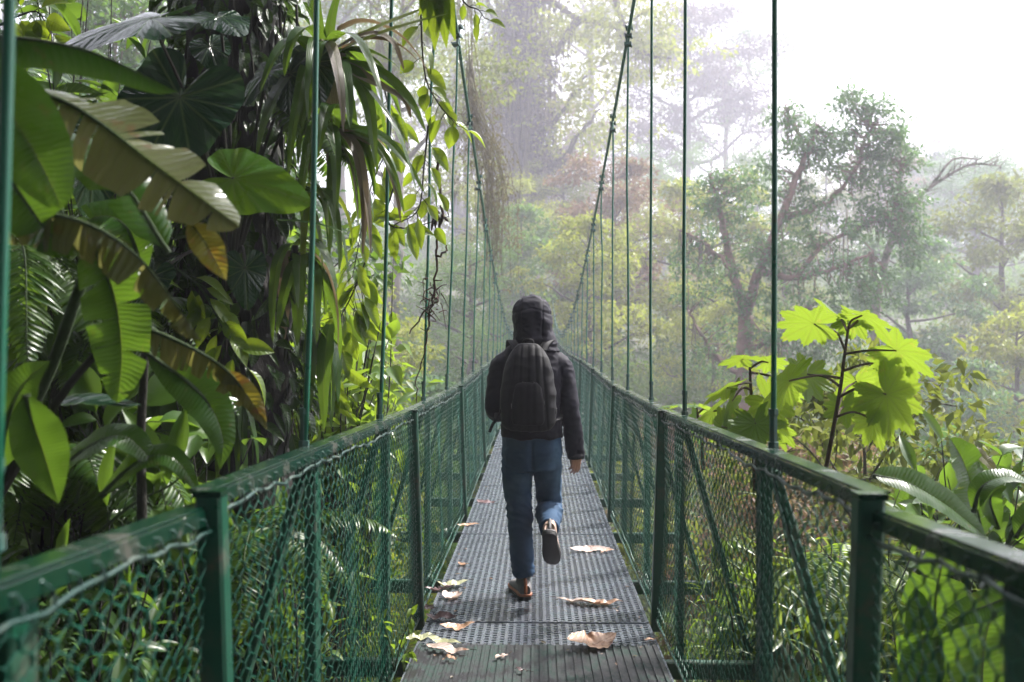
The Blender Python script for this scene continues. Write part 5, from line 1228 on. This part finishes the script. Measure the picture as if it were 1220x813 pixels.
def cloth_mat(name, c1, c2, rough, wv=900, bump=.15, sheen=.0, fade=None):
    m, nt, N, K = mat_new(name); g = G(nt); tc = g.n('ShaderNodeTexCoord'); n1 = g.noise(tc.outputs['Object'], 7, 6, .6); n2 = g.noise(tc.outputs['Object'], wv*.35, 2)
    col = g.mix(n1, c1, c2); col = g.mix(g.math('MULTIPLY', n2, .35), col, tuple(k*.4 for k in c1))
    if fade:
        n3 = g.noise(tc.outputs['Object'], 3.2, 4); col = g.mix(g.mr(n3, .5, .66, 0, .55), col, fade)
    g.out(g.princ(col, rough, 0, g.bump(n2, bump, .001), .22, **({'Sheen Weight': sheen} if sheen else {}))); return m
def flat_mat(name, c, rough=.5, bump=0):
    m, nt, N, K = mat_new(name); g = G(nt); tc = g.n('ShaderNodeTexCoord'); n1 = g.noise(tc.outputs['Object'], 30, 5)
    g.out(g.princ(g.mix(g.math('MULTIPLY', n1, .5), c, tuple(k*.55 for k in c)), rough, 0, g.bump(n1, bump, .003) if bump else None)); return m
JK = cloth_mat('black_rain_jacket', (.0050, .0042, .0105), (.011, .0092, .021), .72, bump=.1)
JN = cloth_mat('blue_denim', (.022, .055, .115), (.042, .09, .165), .8, bump=.35, fade=(.10, .17, .26))
BPM = cloth_mat('black_nylon', (.004, .0036, .005), (.008, .0072, .010), .7, bump=.3)
SKIN = flat_mat('skin', (.52, .25, .18), .45)
def person():
    foot = deck_point(626, 712); x0 = P(633, 712, foot[1])[0]
    root_loc = np.array([x0, foot[1]+.02, dz(foot[1])+.002])
    # ---- body (one continuous surface)
    mb = MB()
    seg_loft(mb, [((0, 0, .88), .15, .11), ((0, 0, 1.0), .155, .11), ((0, .01, 1.2), .15, .105), ((0, .02, 1.4), .16, .11), ((0, .02, 1.5), .15, .085), ((0, .03, 1.56), .065, .06), ((0, .045, 1.66), .055, .06)])
    seg_loft(mb, [((0, .06, 1.60), .05, .06), ((0, .065, 1.66), .068, .085), ((0, .06, 1.73), .076, .10), ((0, .055, 1.78), .070, .088), ((0, .05, 1.82), .035, .045)])
    ball(mb, (0, .165, 1.705), (.014, .022, .026)); ball(mb, (0, .145, 1.635), (.03, .025, .02)); ball(mb, (0, .15, 1.665), (.024, .012, .008)); ball(mb, (0, .14, 1.745), (.05, .02, .012))
    for s in (-1, 1): ball(mb, (s*.079, .055, 1.71), (.010, .022, .032)); ball(mb, (s*.032, .142, 1.725), (.013, .012, .010))
    RH = [(.175, .02, 1.46), (.236, -.01, 1.17), (.272, .045, .90)]; LH = [(-.175, .02, 1.46), (-.226, .03, 1.18), (-.14, .27, 1.13)]
    for J in (RH, LH): seg_loft(mb, [(J[0], .055, .055), (J[1], .042, .042), (J[2], .028, .030)], 30, 18, 2)
    LEGL = [(-.092, 0, .92), (-.072, .035, .50), (-.052, -.015, .09)]; LEGR = [(.095, .01, .92), (.112, .095, .53), (.108, -.275, .475)]
    for J in (LEGL, LEGR): seg_loft(mb, [(J[0], .085, .09), (J[1], .058, .062), (tuple(np.array(J[1])*.55+np.array(J[2])*.45), .056, .06), (J[2], .036, .04)], 40, 20, 2)
    def hand(w, d, palm_n, thumb_side):
        w = np.array(w, float); d = nz(np.array(d, float)); pn = nz(np.array(palm_n, float)-d*np.dot(palm_n, d)); sd = np.cross(d, pn)*thumb_side
        # palm as overlapping tubes fanning from the wrist
        for k, (o, L) in enumerate(((.030, .088), (.010, .092), (-.010, .089), (-.028, .080))):
            tube(mb, bez([w-d*.02+sd*o*.5, w+d*.04+sd*o*.9, w+d*L+sd*o], 8), [.015, .0155, .016, .016, .0155, .015, .014, .012], 10)
            fl = (.072, .082, .076, .058)[k]; b = w+d*(L-.01)+sd*o; cur = (.45, .62, .72, .85)[k]
            p = [b]; dd = d.copy()
            for s_, f in enumerate((.45, .32, .27)):
                ang = cur*(.35, .75, .6)[s_]; dd = nz(dd*math.cos(ang)+pn*math.sin(ang)); p.append(p[-1]+dd*fl*f)
            tube(mb, bez(p, 12), np.linspace(.0098, .0070, 12), 9)
        t0 = w+d*.018+sd*.024; tube(mb, bez([t0, t0+sd*.024+d*.022+pn*.012, t0+sd*.030+d*.052+pn*.022, t0+sd*.024+d*.078+pn*.030], 10), np.linspace(.015, .0085, 10), 9)
    hand(RH[2], (.06, .10, -1), (-.55, .75, 0), 1)      # relaxed, hanging
    hand(LH[2], (.75, .62, .15), (0, .2, -1), 1)
    body = fuse('person', mb, .0042, 4, SKIN)
    per = link('person', body, None, root_loc); tag(per, 'person in black hooded jacket and blue jeans walking away along the deck', 'person')
    for s in (-1, 1):
        e = MB(); ball(e, (s*.032, .147, 1.722), .0115); e.build('eye', flat_mat('eye_white', (.7, .7, .68), .2), per)
    # ---- jeans
    mb = MB(); seg_loft(mb, [((0, 0, .80), .155, .130), ((0, -.005, .90), .178, .145), ((0, 0, 1.0), .180, .138), ((0, .0, 1.06), .17, .128)], 20, 32, 2.4)
    seg_loft(mb, [((-.090, -.005, .93), .094, .118), ((-.088, .01, .74), .092, .104), ((-.075, .035, .52), .074, .082), ((-.064, .0, .34), .071, .080), ((-.052, -.012, .18), .064, .070), ((-.050, -.01, .140), .064, .071)], 44, 26, 2.2)
    seg_loft(mb, [((.094, -.005, .93), .094, .118), ((.104, .055, .74), .086, .098), ((.112, .105, .56), .072, .076), ((.112, .03, .515), .070, .074), ((.109, -.13, .50), .063, .068), ((.108, -.255, .478), .058, .062), ((.108, -.285, .472), .060, .064)], 50, 26, 2.2)
    me = fuse('jeans', mb, .007, 5, JN)
    def jw(p):
        d = .006*mnoise.noise(p*9)
        for kz, ky, a in ((.52, .03, .010), (.17, -.01, .010), (.84, 0, .007)):
            wgt = math.exp(-((p.z-kz)/.13)**2) if p.x < .02 or kz > .8 else math.exp(-((p.y+.0)/.12)**2-((p.z-.52)/.12)**2)
            d += a*wgt*fold_noise(Vector((p.x, p.y, p.z+.55*p.x*(1 if p.x < .02 else -1)+.25*p.y+.03*mnoise.noise(p*6))), (6, 6, 19), kz*10)
        d += .0030*fold_noise(p, (14, 12, 26), 3)
        d += .0035*math.exp(-((p.x-(-.150 if p.x < 0 else .175))/.004)**2)
        if abs(p.x-.018) < .05 and p.z > .8 and p.y < 0: d -= .012*math.exp(-((p.x-.003)/.012)**2)*(1 if p.z < .98 else .3)
        return d
    wrinkle(me, jw); link('jeans', me, per)
    # ---- jacket
    mb = MB(); seg_loft(mb, [((0, -.005, .995), .190, .150), ((0, -.005, 1.04), .188, .150), ((0, 0, 1.15), .178, .144), ((0, .01, 1.28), .188, .146), ((0, .015, 1.40), .200, .144), ((0, .015, 1.47), .188, .124), ((0, .02, 1.53), .165, .105), ((0, .03, 1.58), .10, .095), ((0, .035, 1.62), .085, .085)], 40, 40, 2.5)
    seg_loft(mb, [((.12, .02, 1.46), .07, .09), ((.182, .02, 1.425), .074, .086), ((.216, .005, 1.28), .064, .074), ((.236, -.012, 1.165), .058, .064), ((.262, .02, 1.02), .055, .060), ((.273, .042, .885), .047, .052), ((.274, .045, .865), .045, .05)], 44, 26, 2.1)
    seg_loft(mb, [((-.12, .02, 1.46), .07, .09), ((-.182, .02, 1.425), .074, .086), ((-.212, .02, 1.28), .064, .074), ((-.226, .04, 1.165), .058, .062), ((-.20, .16, 1.135), .056, .056), ((-.145, .262, 1.13), .048, .048)], 44, 26, 2.1)
    me = fuse('jacket', mb, .0065, 4, JK)
    def kw(p):
        d = .004*mnoise.noise(p*7)
        arm = 1 if abs(p.x) > .19 else 0
        d += (.005 if arm else .004)*fold_noise(Vector((p.x, p.y, p.z+.5*p.y-.4*abs(p.x)+.04*mnoise.noise(p*5))), (9, 7, 15) if arm else (6, 6, 12), 1)*(.55+.45*math.exp(-((p.z-1.17)/.16)**2))
        d += .004*fold_noise(p, (18, 14, 24), 5)
        if p.z < 1.06: d += .006*math.sin(p.x*38+p.y*20)*(1.06-p.z)/.06
        return d
    wrinkle(me, kw); link('jacket', me, per)
    # ---- hood with open face, seam down each side
    mb = MB(); seg_loft(mb, [((.024, .02, 1.505), .150, .128), ((.022, .025, 1.565), .134, .130), ((.014, .035, 1.63), .119, .140), ((.008, .045, 1.70), .119, .154), ((.002, .05, 1.76), .117, .156), ((-.006, .055, 1.805), .106, .142), ((-.012, .06, 1.838), .078, .110), ((-.014, .065, 1.856), .03, .045)], 40, 40, 2.5)
    me = fuse('hood', mb, .006, 3, JK)
    def hw(p):
        d = .007*mnoise.noise(p*8)+.008*fold_noise(p, (9, 10, 13), 2)+.003*fold_noise(p, (22, 20, 30), 7)
        for sx in (-.062, .068): d -= .006*math.exp(-((p.x-sx)/.005)**2)*(1 if p.y < .12 and p.z > 1.60 else 0)
        d += .010*math.exp(-((p.z-1.600-.05*p.x)/.014)**2)*(.5+.5*math.sin(p.x*24+1))-.008*math.exp(-((p.z-1.568+.1*p.x)/.012)**2)-.004*math.exp(-((p.z-1.79+.3*abs(p.x))/.006)**2)
        return d
    wrinkle(me, hw)
    import bmesh
    bm = bmesh.new(); bm.from_mesh(me)
    dl = [f for f in bm.faces if (lambda c: (c.y > .135 and ((c.x-.006)/.10)**2+((c.z-1.69)/.125)**2 < 1) or c.z < 1.525)(f.calc_center_median())]
    bmesh.ops.delete(bm, geom=dl, context='FACES'); bm.to_mesh(me); bm.free()
    h = link('hood', me, per); h.location = (.0, 0, 0); sm_ = h.modifiers.new('t', 'SOLIDIFY'); sm_.thickness = .006; sm_.offset = -1
    # cuffs and hem
    for nm, c, d, rr in (('cuff', (.274, .045, .872), (.05, .12, -1), .049), ('cuff', (-.148, .257, 1.13), (.55, .83, 0), .050)):
        mb = MB(); d = nz(np.array(d)); tube(mb, [np.array(c)-d*.016, np.array(c), np.array(c)+d*.016], [rr, rr+.003, rr-.002], 22); mb.build(nm, BPM, per)
    # ---- shoes
    def shoe(mtx, upper, solec, band, toe_l):
        def S(l): return l
        up, so, bd = MB(), MB(), MB()
        prof_ = [(-.085, .028, .060, .030), (-.07, .036, .085, .040), (-.03, .038, .100, .048), (.01, .040, .085, .045), (.06, .044, .062, .032), (.11, .048, .050, .026), (.155, .046, .042, .02), (.19, .032, .032, .012), (.205, .014, .024, .006)]
        v = []; q = []; sides = 20
        for y, w_, h_, _ in prof_:
            for k in range(sides):
                a = k/sides*2*math.pi; ca, sa = math.cos(a), math.sin(a)
                x = w_*math.copysign(abs(ca)**.75, ca)*(1 if sa < 0 else 1-.25*sa); z = .022+(h_*.5)*(1+math.copysign(abs(sa)**.7, sa)); v.append((x+.012*max(0, y)/.2*toe_l, y, z))
        n = len(prof_)
        q = [(i*sides+j, i*sides+(j+1) % sides, (i+1)*sides+(j+1) % sides, (i+1)*sides+j) for i in range(n-1) for j in range(sides)]
        up.add(v, q, [(0, k, k+1) for k in range(1, sides-1)]+[((n-1)*sides, (n-1)*sides+k+1, (n-1)*sides+k) for k in range(1, sides-1)])
        tube(up, [(-.002, -.02, .08), (-.002, -.022, .105), (-.002, -.024, .122)], [.040, .041, .043], 18)
        def slab(mb, grow, z0, z1):
            pts = []
            for y, w_ in ((-.098, .014), (-.088, .032), (-.06, .041), (0, .040), (.06, .046), (.12, .052), (.17, .047), (.2, .032), (.214, .012)): pts.append((y, w_+grow))
            ring = [(w_+.012*max(0, y)/.2*toe_l, y) for y, w_ in pts]+[(-w_+.012*max(0, y)/.2*toe_l, y) for y, w_ in pts[::-1]]
            m_ = len(ring); vv = [(x, y, z) for z in (z0, z0+.004, z1-.004, z1) for x, y in [(a*(.97 if z in (z0, z1) else 1), b) for a, b in ring]]
            qq = [(l*m_+j, l*m_+(j+1) % m_, (l+1)*m_+(j+1) % m_, (l+1)*m_+j) for l in range(3) for j in range(m_)]
            half = len(pts)
            for l in (0, 3):
                for j in range(half-1):
                    a, b_, c_, d_ = l*m_+j, l*m_+j+1, l*m_+m_-2-j, l*m_+m_-1-j; qq.append((a, b_, c_, d_) if l else (d_, c_, b_, a))
            mb.add(vv, qq)
        slab(so, .0, 0, .020); slab(bd, .002, .0205, .033)
        # heel counter tab and laces
        hc = MB(); tube(hc, bez([(0, -.088, .035), (0, -.083, .075), (0, -.070, .118)], 8), [.008, .009, .010, .010, .010, .010, .010, .006], 8)
        lc = MB()
        for y in (.03, .05, .07, .09): tube(lc, bez([(-.03, y, .085-y*.3), (0, y+.004, .100-y*.42), (.03, y, .085-y*.3)], 8), .004, 5)
        o = up.build('shoe', upper, per); o.matrix_local = mtx
        so.build('sole', solec, o); bd.build('midsole', band, o); hc.build('heel_tab', band, o); lc.build('laces', solec, o); return o
    from mathutils import Matrix
    GREY = flat_mat('shoe_grey_mesh', (.16, .15, .15), .7, .4); LIT_UPPER = flat_mat('shoe_mesh_lit', (.50, .34, .27), .7, .4); SOLE = flat_mat('shoe_black_rubber', (.010, .010, .011), .7, .5); OR = flat_mat('shoe_orange_foam', (.36, .12, .05), .6)  # same pair: raised shoe gets a lighter tan that paints it as lit
    shoe(Matrix.Translation((-.052, .005, 0))@Matrix.Rotation(R(11), 4, 'Z')@Matrix.Scale(1.1, 4), GREY, SOLE, OR, -1)
    ty = Vector((.03, .72, -.70)).normalized(); tz = Vector((.05, 1, .05)); tz = (tz-ty*tz.dot(ty)).normalized(); tx = ty.cross(tz)
    rm = Matrix((tx, ty, tz)).transposed().to_4x4()
    shoe(Matrix.Translation((.110, -.335, .395))@rm@Matrix.Scale(1.06, 4), LIT_UPPER, SOLE, GREY, 1)
    # ---- backpack
    bl = root_loc+np.array([-.018, -.135, 1.065]); bk = empty('backpack', bl, 'black backpack with vertical ribs on the walker\'s back', 'backpack')
    mb = MB(); seg_loft(mb, [((0, -.06, .0), .125, .07), ((0, -.065, .025), .158, .092), ((0, -.07, .10), .170, .105), ((0, -.065, .22), .166, .105), ((0, -.05, .34), .148, .095), ((0, -.03, .43), .118, .075), ((0, -.015, .48), .082, .055), ((0, -.005, .50), .05, .03)], 40, 40, 2.8)
    me = fuse('main_compartment', mb, .006, 3, BPM)
    def bw(p):
        d = .006*mnoise.noise(p*7+Vector((2, 0, 0)))+.003*fold_noise(p, (9, 9, 14), 4)
        if p.y < -.06:
            for sx, a in ((-.105, 1), (-.055, .9), (.0, .5), (.055, .9), (.105, 1)):
                d -= .0045*a*math.exp(-((p.x-sx*(1.1-.7*p.z))/.007)**2)
            d += .0012*math.sin(p.x*115)
        return d
    wrinkle(me, bw); link('main_compartment', me, bk)
    mb = MB(); seg_loft(mb, [((0, -.155, .03), .085, .02), ((0, -.165, .06), .098, .028), ((0, -.168, .16), .095, .030), ((0, -.155, .25), .080, .024), ((0, -.145, .275), .06, .015)], 24, 30, 3)
    me = fuse('front_pocket', mb, .005, 3, BPM); wrinkle(me, lambda p: .001*math.sin(p.x*160)+.003*mnoise.noise(p*20)); link('front_pocket', me, bk)
    for s in (-1, 1):
        mb = MB(); pa = bez([(s*.075+.01, -.03, .47), (s*.10+.01, .02, .515), (s*.125+.015, .11, .53), (s*.135+.015, .22, .46), (s*.14+.015, .27, .30), (s*.17, .19, .12), (s*.185, .05, .05), (s*.15, -.04, .04)], 40)
        sx = np.array([1., 0, 0]); w_ = .026
        t = nz(np.gradient(pa, axis=0)); nrm = nz(np.cross(t, sx)); v = np.concatenate([pa+sx*w_+nrm*.0, pa+sx*w_+nrm*.010, pa-sx*w_+nrm*.010, pa-sx*w_]); n = 40
        i = np.arange(n-1); q = np.concatenate([np.stack([a*n+i, a*n+i+1, b*n+i+1, b*n+i], -1) for a, b in ((0, 1), (1, 2), (2, 3), (3, 0))]); mb.add(v, q); mb.build('shoulder_strap', BPM, bk)
        mb = MB(); pz = [(s*.163, -.11, .10), (s*.172, -.06, .11), (s*.165, -.01, .12)]; bar(mb, pz[0], pz[1], .004, .02, (1, 0, 0)); bar(mb, pz[1], pz[2], .004, .02, (1, 0, 0)); mb.build('compression_strap', BPM, bk)
    mb = MB(); tube(mb, bez([(-.03, -.01, .49), (-.028, -.02, .525), (0, -.025, .535), (.028, -.02, .525), (.03, -.01, .49)], 18), .007, 7); mb.build('haul_loop', BPM, bk)
    mb = MB()
    pa = bez([(-.165, .0, .09), (-.19, -.01, .05), (-.215, -.01, .02), (-.235, -.005, -.03)], 12); 
    for a_, b_ in zip(pa[:-1], pa[1:]): bar(mb, a_, b_, .018, .004, (1, .2, 0))
    mb.build('dangling_strap', BPM, bk)
    for s in (-1, 1):
        mb = MB(); tube(mb, bez([(s*.085, -.163, .06), (s*.098, -.165, .14), (s*.080, -.160, .24), (s*.03, -.158, .283)], 20), .0022, 5); mb.build('zip', flat_mat('zip_grey', (.10, .09, .10), .4), bk)
person()
build_haze()
